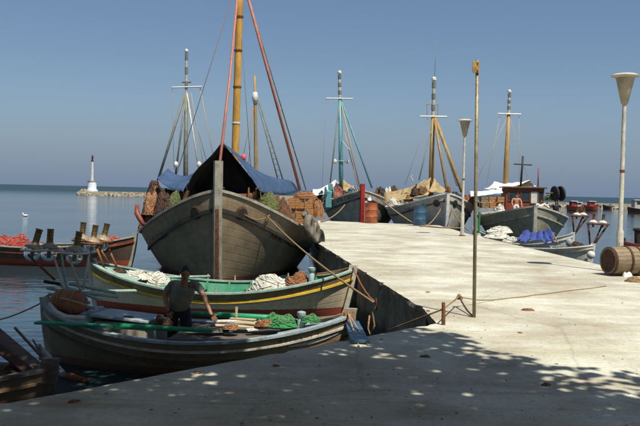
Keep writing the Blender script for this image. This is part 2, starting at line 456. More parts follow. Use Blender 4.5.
def concrete_mat():
    m = bpy.data.materials.new('quay_concrete'); m.use_nodes = True
    n, l = m.node_tree.nodes, m.node_tree.links
    b = n['Principled BSDF']; b.inputs['Roughness'].default_value = 0.88; b.inputs['Specular IOR Level'].default_value = 0.25
    tc = n.new('ShaderNodeTexCoord')
    def noise_(scale, detail=6, vec=None, rough=0.6):
        t = n.new('ShaderNodeTexNoise'); t.inputs['Scale'].default_value = scale; t.inputs['Detail'].default_value = detail; t.inputs['Roughness'].default_value = rough
        l.new(vec if vec else tc.outputs['Object'], t.inputs['Vector']); return t
    def ramp(src, p0, c0, p1, c1):
        r = n.new('ShaderNodeValToRGB'); e = r.color_ramp.elements
        e[0].position = p0; e[0].color = (*c0, 1); e[1].position = p1; e[1].color = (*c1, 1)
        l.new(src, r.inputs['Fac']); return r
    def mix(kind, fac, a, bb):
        x = n.new('ShaderNodeMix'); x.data_type = 'RGBA'; x.blend_type = kind
        if isinstance(fac, (int, float)): x.inputs['Factor'].default_value = fac
        else: l.new(fac, x.inputs['Factor'])
        l.new(a, x.inputs['A'])
        if isinstance(bb, tuple): x.inputs['B'].default_value = (*bb, 1)
        else: l.new(bb, x.inputs['B'])
        return x.outputs['Result']
    big = noise_(0.55, 8)
    base = ramp(big.outputs['Fac'], 0.38, (0.45, 0.42, 0.335), 0.60, (0.64, 0.645, 0.55))
    mp = n.new('ShaderNodeMapping'); mp.inputs['Scale'].default_value = (0.35, 2.6, 1); mp.inputs['Rotation'].default_value = (0, 0, R(-6))
    l.new(tc.outputs['Object'], mp.inputs['Vector'])
    st = noise_(1.1, 7, mp.outputs['Vector'])
    streak = ramp(st.outputs['Fac'], 0.36, (0.74, 0.69, 0.60), 0.6, (1, 1, 1))
    c = mix('MULTIPLY', 0.55, base.outputs['Color'], streak.outputs['Color'])
    fine = noise_(22, 6)
    fr = ramp(fine.outputs['Fac'], 0.3, (0.66, 0.62, 0.56), 0.62, (1, 1, 1))
    c = mix('MULTIPLY', 0.5, c, fr.outputs['Color'])
    # damp and oil stains with shapes of their own
    sn = noise_(0.9, 5, rough=0.75)
    sf = ramp(sn.outputs['Fac'], 0.50, (0, 0, 0), 0.70, (0.62, 0.62, 0.62))
    c = mix('MIX', sf.outputs['Color'], c, (0.30, 0.26, 0.20))
    # rust-coloured scuffs
    rn = noise_(1.7, 6, mp.outputs['Vector'], 0.7)
    rf = ramp(rn.outputs['Fac'], 0.54, (0, 0, 0), 0.74, (0.65, 0.65, 0.65))
    c = mix('MIX', rf.outputs['Color'], c, (0.36, 0.21, 0.11))
    pn = noise_(1.25, 7, rough=0.62)
    pf = ramp(pn.outputs['Fac'], 0.40, (0.72, 0.68, 0.58), 0.56, (1, 1, 1))
    c = mix('MULTIPLY', 0.5, c, pf.outputs['Color'])
    # grit and pitting
    gr = noise_(75, 3, rough=0.8)
    gf = ramp(gr.outputs['Fac'], 0.28, (0.5, 0.46, 0.40), 0.40, (1, 1, 1))
    c = mix('MULTIPLY', 0.7, c, gf.outputs['Color'])
    sp1 = noise_(5.5, 8, rough=0.8)
    sf1 = ramp(sp1.outputs['Fac'], 0.30, (0.62, 0.56, 0.47), 0.46, (1, 1, 1))
    c = mix('MULTIPLY', 0.6, c, sf1.outputs['Color'])
    # cracks
    wv = noise_(1.6, 4)
    wm = n.new('ShaderNodeMix'); wm.data_type = 'VECTOR'; wm.inputs['Factor'].default_value = 0.16
    l.new(tc.outputs['Object'], wm.inputs['A']); l.new(wv.outputs['Color'], wm.inputs['B'])
    vo = n.new('ShaderNodeTexVoronoi'); vo.feature = 'DISTANCE_TO_EDGE'; vo.inputs['Scale'].default_value = 0.33
    l.new(wm.outputs['Result'], vo.inputs['Vector'])
    ck = ramp(vo.outputs['Distance'], 0.001, (0.45, 0.40, 0.33), 0.006, (1, 1, 1))
    c = mix('MULTIPLY', 0.32, c, ck.outputs['Color'])
    l.new(c, b.inputs['Base Color'])
    h = n.new('ShaderNodeMath'); h.operation = 'MULTIPLY_ADD'
    l.new(fine.outputs['Fac'], h.inputs[0]); h.inputs[1].default_value = 0.35; l.new(st.outputs['Fac'], h.inputs[2])
    bp = n.new('ShaderNodeBump'); bp.inputs['Strength'].default_value = 0.5; bp.inputs['Distance'].default_value = 0.035
    l.new(h.outputs[0], bp.inputs['Height']); l.new(bp.outputs['Normal'], b.inputs['Normal'])
    MATS['quay_concrete'] = m
concrete_mat()
mat('quay_wall', (0.27, 0.21, 0.14), 0.9, 0.4, 1.6, 0.8, stretch=(1, 1, 0.7), fine=12)
def tide(m, z0, col):
    n, l = m.node_tree.nodes, m.node_tree.links
    b = n['Principled BSDF']; src = b.inputs['Base Color'].links[0].from_socket
    tc = n.new('ShaderNodeTexCoord'); sp = n.new('ShaderNodeSeparateXYZ'); l.new(tc.outputs['Object'], sp.inputs[0])
    nz = n.new('ShaderNodeTexNoise'); nz.inputs['Scale'].default_value = 3.5; nz.inputs['Detail'].default_value = 5; l.new(tc.outputs['Object'], nz.inputs['Vector'])
    ma = n.new('ShaderNodeMath'); ma.operation = 'MULTIPLY_ADD'; l.new(nz.outputs['Fac'], ma.inputs[0]); ma.inputs[1].default_value = 0.35; l.new(sp.outputs['Z'], ma.inputs[2])
    mr = n.new('ShaderNodeMapRange'); l.new(ma.outputs[0], mr.inputs['Value']); mr.inputs['From Min'].default_value = z0 + 0.13; mr.inputs['From Max'].default_value = z0 + 0.24
    mr.inputs['To Min'].default_value = 1; mr.inputs['To Max'].default_value = 0
    mx = n.new('ShaderNodeMix'); mx.data_type = 'RGBA'; l.new(mr.outputs['Result'], mx.inputs['Factor']); l.new(src, mx.inputs['A']); mx.inputs['B'].default_value = (*col, 1)
    l.new(mx.outputs['Result'], b.inputs['Base Color'])
tide(MATS['quay_wall'], 0.28, (0.035, 0.038, 0.018))      # weed below the tide line

def water_mat():
    m = bpy.data.materials.new('water'); m.use_nodes = True
    n, l = m.node_tree.nodes, m.node_tree.links
    b = n['Principled BSDF']
    b.inputs['Base Color'].default_value = (0.018, 0.038, 0.045, 1)
    b.inputs['Roughness'].default_value = 0.045
    b.inputs['IOR'].default_value = 1.333
    tc = n.new('ShaderNodeTexCoord')
    sp = n.new('ShaderNodeSeparateXYZ'); l.new(tc.outputs['Object'], sp.inputs[0])
    def nz(scale, stretch, det):
        mp = n.new('ShaderNodeMapping'); mp.inputs['Scale'].default_value = stretch
        l.new(tc.outputs['Object'], mp.inputs['Vector'])
        t = n.new('ShaderNodeTexNoise'); t.inputs['Scale'].default_value = scale; t.inputs['Detail'].default_value = det
        l.new(mp.outputs['Vector'], t.inputs['Vector']); return t
    a = nz(2.3, (0.7, 1.3, 1), 4)
    bb = nz(0.35, (0.6, 1.4, 1), 3)
    big = nz(0.05, (0.35, 1.6, 1), 3)       # patches of breeze
    ad = n.new('ShaderNodeMath'); ad.operation = 'MULTIPLY_ADD'
    l.new(bb.outputs['Fac'], ad.inputs[0]); ad.inputs[1].default_value = 2.5; l.new(a.outputs['Fac'], ad.inputs[2])
    # open sea beyond the breakwater is choppier than the harbour
    mr = n.new('ShaderNodeMapRange'); l.new(sp.outputs['Y'], mr.inputs['Value'])
    mr.inputs['From Min'].default_value = 170; mr.inputs['From Max'].default_value = 330
    mr.inputs['To Min'].default_value = 0.085; mr.inputs['To Max'].default_value = 0.5
    bm_ = n.new('ShaderNodeMapRange'); l.new(big.outputs['Fac'], bm_.inputs['Value'])
    bm_.inputs['From Min'].default_value = 0.4; bm_.inputs['From Max'].default_value = 0.7
    bm_.inputs['To Min'].default_value = 0.6; bm_.inputs['To Max'].default_value = 1.7
    ml = n.new('ShaderNodeMath'); ml.operation = 'MULTIPLY'; l.new(mr.outputs['Result'], ml.inputs[0]); l.new(bm_.outputs['Result'], ml.inputs[1])
    rg_ = n.new('ShaderNodeMapRange'); l.new(sp.outputs['Y'], rg_.inputs['Value'])
    rg_.inputs['From Min'].default_value = 150; rg_.inputs['From Max'].default_value = 420
    rg_.inputs['To Min'].default_value = 0.06; rg_.inputs['To Max'].default_value = 0.42
    l.new(rg_.outputs['Result'], b.inputs['Roughness'])
    bp = n.new('ShaderNodeBump'); bp.inputs['Distance'].default_value = 0.25
    l.new(ml.outputs[0], bp.inputs['Strength']); l.new(ad.outputs[0], bp.inputs['Height'])
    l.new(bp.outputs['Normal'], b.inputs['Normal'])
    MATS['water'] = m
water_mat()

# ------------------------------------------------------------------ sea
mb = MB()
ids = [mb.p(q) for q in ((-9000, -200, 0), (9000, -200, 0), (9000, 12000, 0), (-9000, 12000, 0))]
mb.face(*ids)
o = mb.build('sea', 'water'); o['kind'] = 'structure'
o.data.transform(Matrix.Translation(o.location)); o.location = (0, 0, 0)

# ------------------------------------------------------------------ quay and pier (one concrete body)
quay_key = [(-60, -52), (-2.25, 6.05), (1.52, 10.12), (1.52, 11.3), (0.0, 24.9), (0.12, 28), (-0.5, 44.6), (6.2, 41.6), (6.2, 32.9), (6.66, 24.1), (6.9, 18.2), (7.6, 17.2), (14, 15.5), (60, 12), (60, -60)]
outline = []; outline0 = []
def rough_edge(a, b, step, amp):
    a, b = Vector(a), Vector(b); L_ = (b - a).length; k = max(1, int(L_ / step))
    nrm = Vector((-(b - a).y, (b - a).x)).normalized()
    for i in range(k):
        t = i / k
        p = a.lerp(b, t)
        j = 0 if i == 0 else (noise.noise(Vector((p.x * 2.3, p.y * 2.3, 3))) * amp + rnd.uniform(-amp, amp) * 0.5)
        if amp and i and rnd.random() < 0.07: j -= rnd.uniform(0.02, 0.06)
        outline.append(p + nrm * j); outline0.append(p)
for i in range(len(quay_key)):
    a, b = quay_key[i], quay_key[(i + 1) % len(quay_key)]
    far = max(abs(a[0]), abs(b[0])) > 20
    if i == 0:
        m_ = (-8.0, -0.2)
        rough_edge(a, m_, 8, 0); rough_edge(m_, b, 0.25, 0.03)
    else:
        rough_edge(a, b, 6 if far else 0.13, 0 if far else 0.013)
bm = bmesh.new()
top = [bm.verts.new((p.x, p.y, QZ)) for p in outline]
edges = [bm.edges.new((top[i], top[(i + 1) % len(top)])) for i in range(len(top))]
bmesh.ops.triangle_fill(bm, edges=edges, use_beauty=True)
me = bpy.data.meshes.new('quay_top'); bmesh.ops.recalc_face_normals(bm, faces=bm.faces)
for f in bm.faces:
    if f.normal.z < 0: f.normal_flip()
bm.to_mesh(me); bm.free(); me.materials.append(MATS['quay_concrete'])
quay = bpy.data.objects.new('quay', me); C.objects.link(quay); quay['kind'] = 'structure'
ROOTS[quay.name] = Matrix.Identity(4)
# worn lip and wall
mb = MB()
N = len(outline); rows = []
cen = [Vector((p.x, p.y, 0)) for p in outline]
for ri, (z, out, amp) in enumerate(((QZ, 0, 0), (QZ - 0.06, 0.01, 0.03), (QZ - 0.2, -0.02, 0.05), (QZ - 0.42, 0.01, 0.06), (QZ - 0.8, 0.03, 0.05), (0.0, 0.05, 0.05), (-1.6, 0.1, 0.0))):
    row = []
    for i, p in enumerate(outline):
        if ri >= 2: p = outline0[i]
        a, b = outline0[i - 1], outline0[(i + 1) % N]
        d = (b - a).normalized(); nrm = Vector((-d.y, d.x))
        k = out + (noise.noise(Vector((p.x * 1.6, p.y * 1.6, z * 4))) * amp if ri else 0)
        q = p + nrm * k
        row.append(mb.p((q.x, q.y, z)))
    rows.append(row)
for r_ in range(len(rows) - 1):
    for i in range(N):
        mb.face(rows[r_][i], rows[r_][(i + 1) % N], rows[r_ + 1][(i + 1) % N], rows[r_ + 1][i])
w = mb.build('quay_wall', 'quay_wall', quay)

# ------------------------------------------------------------------ far breakwater, lighthouse
mole_a, mole_b = Vector((-66.5, 229, 0)), Vector((110, 176, 0))
mole = thing('breakwater', 'long low stone breakwater closing the harbour under the horizon', 'breakwater', mole_a)
mb = MB()
d = (mole_b - mole_a).normalized(); nr = Vector((d.y, -d.x, 0))
mb.beam([mole_a + Vector((0, 0, 0.35)), mole_b + Vector((0, 0, 0.35))], 4.4, 1.7)
mb.build('causeway', 'mole_concrete', mole)
mb = MB()
Lm = (mole_b - mole_a).length
for i in range(900):
    t = rnd.random() * Lm; side = rnd.uniform(2.0, 4.2)
    sgn = 1
    if i < 30: t = rnd.uniform(-1.8, 0.2); side = rnd.uniform(-2.5, 3.0)
    c = mole_a + d * t + nr * side * sgn; c.z = max(-0.1, 0.62 - (abs(side) - 2.0) * 0.4) + rnd.uniform(-0.2, 0.05)
    s_ = rnd.uniform(0.4, 0.95)
    mb.box(c, (s_ * 1.4, s_, s_ * 0.9), Euler((rnd.random() * 3, rnd.random() * 3, rnd.random() * 3)).to_matrix(), 0.12)
o = mb.build('rock', 'rock', mole); o['kind'] = 'stuff'

lp = at(92, 190.5, 228); lp.z = 1.2
lh = thing('lighthouse', 'small white harbour light with thin tower on the breakwater end', 'lighthouse', lp)
k = 228 / 800
mb = MB(); mb.lathe([(5.6 * k, 0), (5.6 * k, 0.5), (4.3 * k, 0.5), (4.2 * k, 9.6 * k)], lp, n=20)
smooth_angle(mb.build('base_drum', 'lighthouse_white', lh))
mb = MB(); mb.lathe([(4.6 * k, 9.6 * k), (4.6 * k, 10.6 * k)], lp, n=20)
mb.build('gallery', 'rock', lh)
mb = MB(); mb.lathe([(1.6 * k, 10.6 * k), (1.1 * k, 30 * k)], lp, n=12)
smooth_angle(mb.build('tower', 'lighthouse_grey', lh))
mb = MB(); mb.lathe([(1.5 * k, 30 * k), (1.5 * k, 30.8 * k), (0.9 * k, 30.8 * k), (0.9 * k, 34 * k), (1.2 * k, 34 * k), (0.2 * k, 36.5 * k)], lp, n=10)
mb.build('lantern', 'rust_dark', lh)

# ------------------------------------------------------------------ boats
class Boat:
    def __init__(s, L, B, zbow, zmid, zstern, bow, rz, tm=0.55, depth=0.5, nb=2.0, mbx=0.75, ns=2.0, msx=0.7,
                 e0=0.5, e1=0.9, rb=0.5, rs=0.35, pz=2.0, tran=0.0):
        s.__dict__.update(locals())
        d = Vector((math.cos(rz), math.sin(rz)))
        s.cx, s.cy = bow[0] - d.x * L / 2, bow[1] - d.y * L / 2
        s.M = Matrix.Translation((s.cx, s.cy, 0)) @ Matrix.Rotation(rz, 4, 'Z')
    def sp(s, t):
        return ((t - s.tm) / (1 - s.tm), 1) if t > s.tm else ((s.tm - t) / s.tm, -1)
    def w(s, t):
        q, sg = s.sp(t); q = min(1, q)
        if sg > 0: return max(0.0, 1 - q ** s.nb) ** s.mbx
        return s.tran + (1 - s.tran) * max(0.0, 1 - q ** s.ns) ** s.msx
    def zs(s, t):
        q, sg = s.sp(t)
        return s.zmid + ((s.zbow if sg > 0 else s.zstern) - s.zmid) * q ** s.pz
    def P(s, t, u, side=1, off=0.0):
        if off:
            n_ = s.nrm(t, u); q = s.P(t, u, 1) + n_ * off
            q.y = max(q.y, 0.0) if off < 0 else q.y
            q.y *= side; return q
        q, sg = s.sp(t)
        xb = s.L / 2 - s.rb * max(0, 1 - u) ** 1.6
        xs = -s.L / 2 + s.rs * max(0, 1 - u) ** 1.6
        e = s.e0 + (s.e1 - s.e0) * q * q
        y = s.B / 2 * s.w(t) * max(0, u) ** e
        z = -s.depth + (s.zs(t) + s.depth) * u
        return Vector((xs + (xb - xs) * t, y * side, z))
    def nrm(s, t, u):
        t = min(0.995, max(0.005, t)); u = min(0.99, max(0.02, u))
        a = s.P(t + 0.004, u) - s.P(t - 0.004, u); b = s.P(t, u + 0.01) - s.P(t, u - 0.01)
        return b.cross(a).normalized() * (1 if b.cross(a).y >= 0 or t > 0.9 or t < 0.1 else -1)
    def ut(s, t, z): return (z + s.depth) / (s.zs(t) + s.depth)
    def W(s, x, y, z): return s.M @ Vector((x, y, z))
    def S(s, t, u, side, off=0.0): return s.M @ s.P(t, u, side, off)

def tsamp(n):
    """stations, closer together at the ends"""
    return [0.5 - 0.5 * math.cos(math.pi * i / n) for i in range(n + 1)]

def build_hull(bt, root, hmat, cap_mat, inner_mat, stem_mat, rails=(), cap=(0.10, 0.03, 0.04), stem_up=0.15, stem_w=0.09, stem_d=0.12,
               th=0.05, deck=None, deck_mat='wood', stern_up=0.1, nt=44, nu=16, floor_z=None, ribs=0, thwarts=()):
    ts = tsamp(nt)
    mb = MB(bt.M)
    for side in (1, -1):
        g = [[mb.p(bt.P(t, j / nu, side), (t * bt.L, j / nu)) for j in range(nu + 1)] for t in ts]
        for i in range(nt):
            for j in range(nu):
                q = (g[i][j], g[i + 1][j], g[i + 1][j + 1], g[i][j + 1])
                mb.face(*(q if side < 0 else q[::-1]))
    hull = mb.build('hull', hmat, root, smooth=True, weld=True)
    # inner planking
    mb = MB(bt.M)
    for side in (1, -1):
        g = [[mb.p(bt.P(t, 0.12 + 0.88 * j / 8, side, -th), (t * bt.L, j / 8)) for j in range(9)] for t in ts[1:-1]]
        for i in range(len(g) - 1):
            for j in range(8):
                q = (g[i][j], g[i + 1][j], g[i + 1][j + 1], g[i][j + 1])
                mb.face(*(q[::-1] if side < 0 else q))
    mb.build('inner_planking', inner_mat, root, smooth=True)
    # cap rail
    cw, co, ch = cap
    for side in (1, -1):
        mb = MB(bt.M); ring = []
        for t in ts:
            p = bt.P(t, 1, 1); n_ = bt.nrm(t, 0.98); n_.z = 0
            if n_.length < 1e-4: n_ = Vector((1 if t > 0.5 else -1, 0, 0))
            n_.normalize()
            o_ = p + n_ * co; i_ = p - n_ * cw
            i_.y = max(i_.y, 0.0); o_.y = max(o_.y, 0.0)
            row = []
            for q, z in ((o_, 0.0), (o_, ch), (i_, ch), (i_, 0.0)):
                row.append(mb.p((q.x, q.y * side, p.z + z - 0.01)))
            ring.append(row)
        for i in range(len(ring) - 1):
            for k in range(4):
                q = (ring[i][k], ring[i][(k + 1) % 4], ring[i + 1][(k + 1) % 4], ring[i + 1][k])
                mb.face(*(q if side > 0 else q[::-1]))
        mb.build('cap_rail', cap_mat, root)
    # rubbing strakes
    for (dz, rw, rh, rm) in rails:
        for side in (1, -1):
            mb = MB(bt.M); ring = []
            for t in ts[1:-1]:
                z = bt.zs(t) - dz; u = bt.ut(t, z); p = bt.P(t, u, 1); n_ = bt.nrm(t, u)
                row = []
                for a, b_ in ((-0.02, -rh / 2), (rw, -rh / 2), (rw, rh / 2), (-0.02, rh / 2)):
                    q = p + n_ * a; row.append(mb.p((q.x, max(q.y, 0.0) * side, q.z + b_)))
                ring.append(row)
            for i in range(len(ring) - 1):
                for k in range(4):
                    q = (ring[i][k], ring[i][(k + 1) % 4], ring[i + 1][(k + 1) % 4], ring[i + 1][k])
                    mb.face(*(q[::-1] if side > 0 else q))
            mb.build('rub_rail', rm, root)
    # stem and stern posts
    for t, up, nm, sg in ((1.0, stem_up, 'stem_post', 1), (0.0, stern_up, 'stern_post', -1)):
        if up is None: continue
        pts = [bt.P(t, u / 10, 1) for u in range(0, 11)]
        top_ = pts[-1].copy()
        pts.append(top_ + Vector((0.02 * sg, 0, up)))
        mb = MB(bt.M); ring = []
        for i, p in enumerate(pts):
            row = []
            for a, b_ in ((-0.10, -0.5), (stem_d * 0.6, -0.5), (stem_d, -0.3), (stem_d, 0.3), (stem_d * 0.6, 0.5), (-0.10, 0.5)):
                row.append(mb.p((p.x + a * sg, b_ * stem_w, p.z)))
            ring.append(row)
        for i in range(len(ring) - 1):
            for k in range(6):
                mb.face(ring[i][k], ring[i][(k + 1) % 6], ring[i + 1][(k + 1) % 6], ring[i + 1][k])
        mb.face(*ring[-1]); mb.face(*ring[0][::-1])
        mb.build(nm, stem_mat, root, weld=True)
    if deck is not None:
        mb = MB(bt.M); g = []
        for t in ts[1:-1]:
            z = bt.zs(t) - deck; p = bt.P(t, bt.ut(t, z), 1, -th)
            row = []
            for k in range(-4, 5):
                row.append(mb.p((p.x, p.y * k / 4, z + 0.05 * (1 - (k / 4) ** 2)), (t * bt.L, k / 4)))
            g.append(row)
        for i in range(len(g) - 1):
            for k in range(8): mb.face(g[i][k], g[i + 1][k], g[i + 1][k + 1], g[i][k + 1])
        mb.build('deck', deck_mat, root)
    if floor_z is not None:
        bw = 0.17
        kmax = int(bt.B / 2 / bw)
        for k in range(-kmax, kmax):
            a, b_ = k * bw + 0.012, (k + 1) * bw - 0.012; yy = max(abs(a), abs(b_))
            ok = [t for t in ts if bt.P(t, bt.ut(t, floor_z), 1).y - th - 0.01 > yy]
            if len(ok) < 4: continue
            x0 = bt.P(ok[0], bt.ut(ok[0], floor_z), 1).x; x1 = bt.P(ok[-1], bt.ut(ok[-1], floor_z), 1).x
            mb = MB(bt.M); mb.box(((x0 + x1) / 2, (a + b_) / 2, floor_z + rnd.uniform(-.004, .004)), (x1 - x0, b_ - a, 0.025))
            mb.build('floor_plank', deck_mat, root)
    for i in range(ribs):
        t = 0.14 + 0.72 * i / max(1, ribs - 1)
        for side in (1, -1):
            mb = MB(bt.M)
            mb.beam([bt.P(t, u, side, -th - 0.015) for u in (0.3, 0.45, 0.6, 0.75, 0.9, 0.99)], 0.045, 0.04, up=(0, side, 0.01))
            mb.build('rib', inner_mat, root)
    for (t, dz, wd, tmn) in thwarts:
        z = bt.zs(t) - dz; p = bt.P(t, bt.ut(t, z), 1, -th)
        mb = MB(bt.M); mb.box((p.x, 0, z), (wd, 2 * p.y - 0.01, 0.04)); mb.build('thwart', tmn, root, bevel=0.006)
    return hull

def hull_text(bt, root, text, t0, z0, size, side, matname='letters', slant=0.15, sx=1.0):
    """painted name: every letter laid onto the planking as its own piece"""
    tab = []; acc = 0; prev = None; sg = 1 if side < 0 else -1
    for i in range(400):      # arc length along the side at height z0
        tt = t0 + sg * i * 0.002
        if tt > 0.995 or tt < 0.005: break
        p = bt.P(tt, bt.ut(tt, z0), 1)
        if prev is not None: acc += (p - prev).length
        prev = p; tab.append((acc, tt))
    def tfor(x):
        for (a, ta), (b, tb) in zip(tab, tab[1:]):
            if b >= x: return ta + (tb - ta) * (x - a) / max(1e-6, b - a)
        return tab[-1][1]
    zs0 = bt.zs(t0); pen = 0.0
    for ch in text:
        if ch == ' ': pen += 0.35 * size; continue
        cu = bpy.data.curves.new('t', 'FONT'); cu.body = ch; cu.size = size; cu.shear = slant
        ob = bpy.data.objects.new('t', cu); C.objects.link(ob); bpy.context.view_layer.update()
        me = bpy.data.meshes.new_from_object(ob.evaluated_get(bpy.context.evaluated_depsgraph_get()))
        bpy.data.objects.remove(ob)
        if not me.vertices: continue
        x0 = min(v.co.x for v in me.vertices); x1 = max(v.co.x for v in me.vertices)
        mb = MB(bt.M)
        for v in me.vertices:
            tt = tfor(max(0, pen + v.co.x - x0) * sx); z = z0 + v.co.y + 0.8 * (bt.zs(tt) - zs0)
            mb.p(bt.P(tt, bt.ut(tt, z), side, 0.014))
        for p in me.polygons: mb.f.append(tuple(p.vertices))
        mb.build('letter', matname, root)
        pen += x1 - x0 + 0.14 * size

def stay(root, pts, r, m, name='stay', n=5):
    mb = MB(); mb.tube(pts, r, n); return mb.build(name, m, root, smooth=True)

CORDS = {}
def cord_mat(m):
    """faded tone of a net's colour for its loose cords"""
    if m not in CORDS:
        c = MATS[m].node_tree.nodes['Color Ramp'].color_ramp.elements[1].color
        k = sum(c[:3]) / 3
        col = tuple(min(0.8, 0.55 * x * 1.35 + 0.45 * (k * 1.3 + 0.02) * t) for x, t in zip(c[:3], (1.1, 0.95, 0.75)))
        mat(m + '_faded', col, 0.9, 0.3, 20, 0.3); CORDS[m] = m + '_faded'
    return CORDS[m]

def heap(name, c, rx, ry, h, m, label, cat, strands=40, group=None, sr=0.012, rz=0.0, seed=0, m2=None, parent=None):
    """a lumpy pile of net: folded body with loose strands lying over it"""
    mb = MB(Matrix.Translation(Vector(c)) @ Matrix.Rotation(rz, 4, 'Z'))
    def surf(a, rr):
        x, y = rx * rr * math.cos(a), ry * rr * math.sin(a)
        q = Vector((x * 2.1 / rx + seed, y * 2.1 / ry, seed * 1.7))
        z = h * (max(0, 1 - rr ** 4) ** 0.9 * (0.74 + 0.55 * noise.noise(q * 0.8)) + (0.13 * noise.noise(q * 1.9) + 0.05 * noise.noise(q * 5)) * min(1, 1.5 - rr))
        k = 1 + 0.20 * noise.noise(Vector((math.cos(a) * 1.5 + seed, math.sin(a) * 1.5, rr)))
        return Vector((x * k, y * k, max(0.0, z) if rr < 0.99 else -0.02 * h))
    na, nr_ = 30, 12
    rings = [[mb.p(surf(k * math.tau / na, i / nr_)) for k in range(na)] for i in range(1, nr_ + 1)]
    top_ = mb.p(surf(0, 0))
    for k in range(na): mb.face(top_, rings[0][k], rings[0][(k + 1) % na])
    for i in range(nr_ - 1):
        for k in range(na): mb.face(rings[i][k], rings[i + 1][k], rings[i + 1][(k + 1) % na], rings[i][(k + 1) % na])
    mb2 = MB(mb.xf)
    for s_ in range(strands):
        a = rnd.random() * math.tau; rr = rnd.uniform(0.1, 0.95); da = rnd.uniform(-0.5, 0.5); dr = rnd.uniform(-0.11, 0.11)
        pts = []
        for i in range(10):
            a += da * 0.5 + rnd.uniform(-0.15, 0.15); rr = min(1.0, max(0.02, rr + dr * 0.6))
            q = surf(a, rr); q.z += sr * rnd.uniform(0.3, 1.8); pts.append(q)
        (mb2 if s_ % 3 else mb).tube(pts, sr, 4, cap=False)
    o = mb.build(name, m, parent, smooth=True)
    if parent is None: tag(o, label, cat, group)
    if mb2.v: mb2.build('cords', cord_mat(m), o, smooth=True)
    return o

def rope_thing(pts, r, m, label, name='mooring_rope', cat='rope', group=None):
    mb = MB(); mb.tube(pts, r, 6); o = mb.build(name, m, None, smooth=True)
    return tag(o, label, cat, group)

def make_crate(loc, rz, size, label, group, m='wood_orange'):
    t = thing('fish_crate', label, 'crate', loc, rz, group)
    M_ = ROOTS[t.name]; w_, d_, h_ = size
    mb = MB(M_); mb.box((0, 0, 0.01), (w_, d_, 0.02)); mb.build('bottom', m, t)
    for sx in (-1, 1):
        for k in (0, 1):
            mb = MB(M_); mb.box((0, sx * (d_ / 2 - 0.008), h_ * (0.28 + 0.48 * k)), (w_, 0.016, h_ * 0.40)); mb.build('slat', m, t)
            mb = MB(M_); mb.box((sx * (w_ / 2 - 0.009), 0, h_ * (0.28 + 0.48 * k)), (0.018, d_ - 0.034, h_ * 0.40)); mb.build('slat', m, t)
        for sy in (-1, 1):
            mb = MB(M_); mb.box((sx * (w_ / 2 - 0.04), sy * (d_ / 2 - 0.033), h_ / 2 + 0.012), (0.034, 0.034, h_ - 0.02)); mb.build('corner_post', m, t)
    return t

def vane(root, px, D, y0, y1):
    pass

# hull paints
hull_mat('hull_caique', (0.26, 0.20, 0.12), (0.20, 0.06, 0.035), 0.12, 16)
hull_mat('hull_far_grey', (0.42, 0.38, 0.29), (0.25, 0.06, 0.04), 0.1, 14)
hull_mat('hull_far_pale', (0.52, 0.50, 0.42), (0.22, 0.05, 0.04), 0.1, 14)
hull_mat('hull_far_olive', (0.34, 0.32, 0.22), (0.22, 0.07, 0.04), 0.1, 14)
hull_mat('hull_near', (0.27, 0.215, 0.13), (0.16, 0.10, 0.06), 0.10, 9)
hull_mat('hull_cream', (0.68, 0.58, 0.40), (0.33, 0.07, 0.04), 0.19, 9, wear=0.25)
hull_mat('hull_dark', (0.10, 0.07, 0.05), (0.30, 0.06, 0.035), 0.2, 9)
hull_mat('hull_red', (0.46, 0.11, 0.06), (0.14, 0.05, 0.03), 0.1, 9)
hull_mat('hull_white', (0.62, 0.60, 0.52), (0.25, 0.12, 0.07), 0.08, 9)
hull_mat('hull_brownwhite', (0.19, 0.15, 0.095), (0.12, 0.08, 0.05), 0.05, 8)

# ================================================================== the big caique
def heading(stern_ang):
    """local +x (bow) heading when the stern lies at this angle from +Y towards +X"""
    a = R(stern_ang); return math.atan2(-math.cos(a), -math.sin(a))
p = at(218, 192, 22.2)
cq = Boat(15, 6.05, 2.62, 1.10, 1.9, (p.x, p.y), heading(-2.6), tm=0.60, depth=1.2, nb=2.0, mbx=0.70, e0=0.40, e1=0.74, rb=0.9, rs=1.0)
rt = thing('fishing_boat', 'big grey wooden fishing boat with ochre mast under a blue awning, bow to camera', 'boat', (cq.cx, cq.cy, 0), cq.rz)
caique = rt
build_hull(cq, rt, 'hull_caique', 'paint_grey', 'paint_grey', 'paint_grey', rails=((0.50, 0.06, 0.11, 'paint_dark'),), cap=(0.16, 0.05, 0.08), stem_up=0.85, stem_w=0.25,
           stem_d=0.22, th=0.09, deck=0.55, stern_up=0.4, nt=60, nu=22)
# rusty iron band down the face of the stem
mb = MB(cq.M)
mb.beam([cq.P(1, u / 8, 1) + Vector((0.227, 0, 0)) for u in range(1, 8)], 0.10, 0.012, up=(1, 0, 0.01)); mb.build('stem_band', 'rust', rt)
hull_text(cq, rt, 'ΑΝΑΣΤΑΣΙΑ Κ', 0.905, 1.28, 0.27, 1)
hull_text(cq, rt, 'ΑΓ. ΝΙΚΟΛ', 0.80, 0.92, 0.27, -1)
for side in (1, -1):      # hawse plates
    t = 0.975; u = cq.ut(t, 2.02)
    c_ = cq.S(t, u, side, 0.0); n_ = (cq.M.to_3x3() @ Vector((cq.nrm(t, u).x, cq.nrm(t, u).y * side, cq.nrm(t, u).z)))
    mb = MB(); mb.lathe([(0.19, -0.04), (0.20, 0.03), (0.15, 0.06), (0.12, 0.055)], c_, n_, 16); h_ = mb.build('hawse_plate', 'rust_dark', rt)
    mb = MB(); mb.lathe([(0.12, 0.04), (0.118, 0.065)], c_, n_, 14); mb.build('hawse_hole', 'paint_dark', h_)
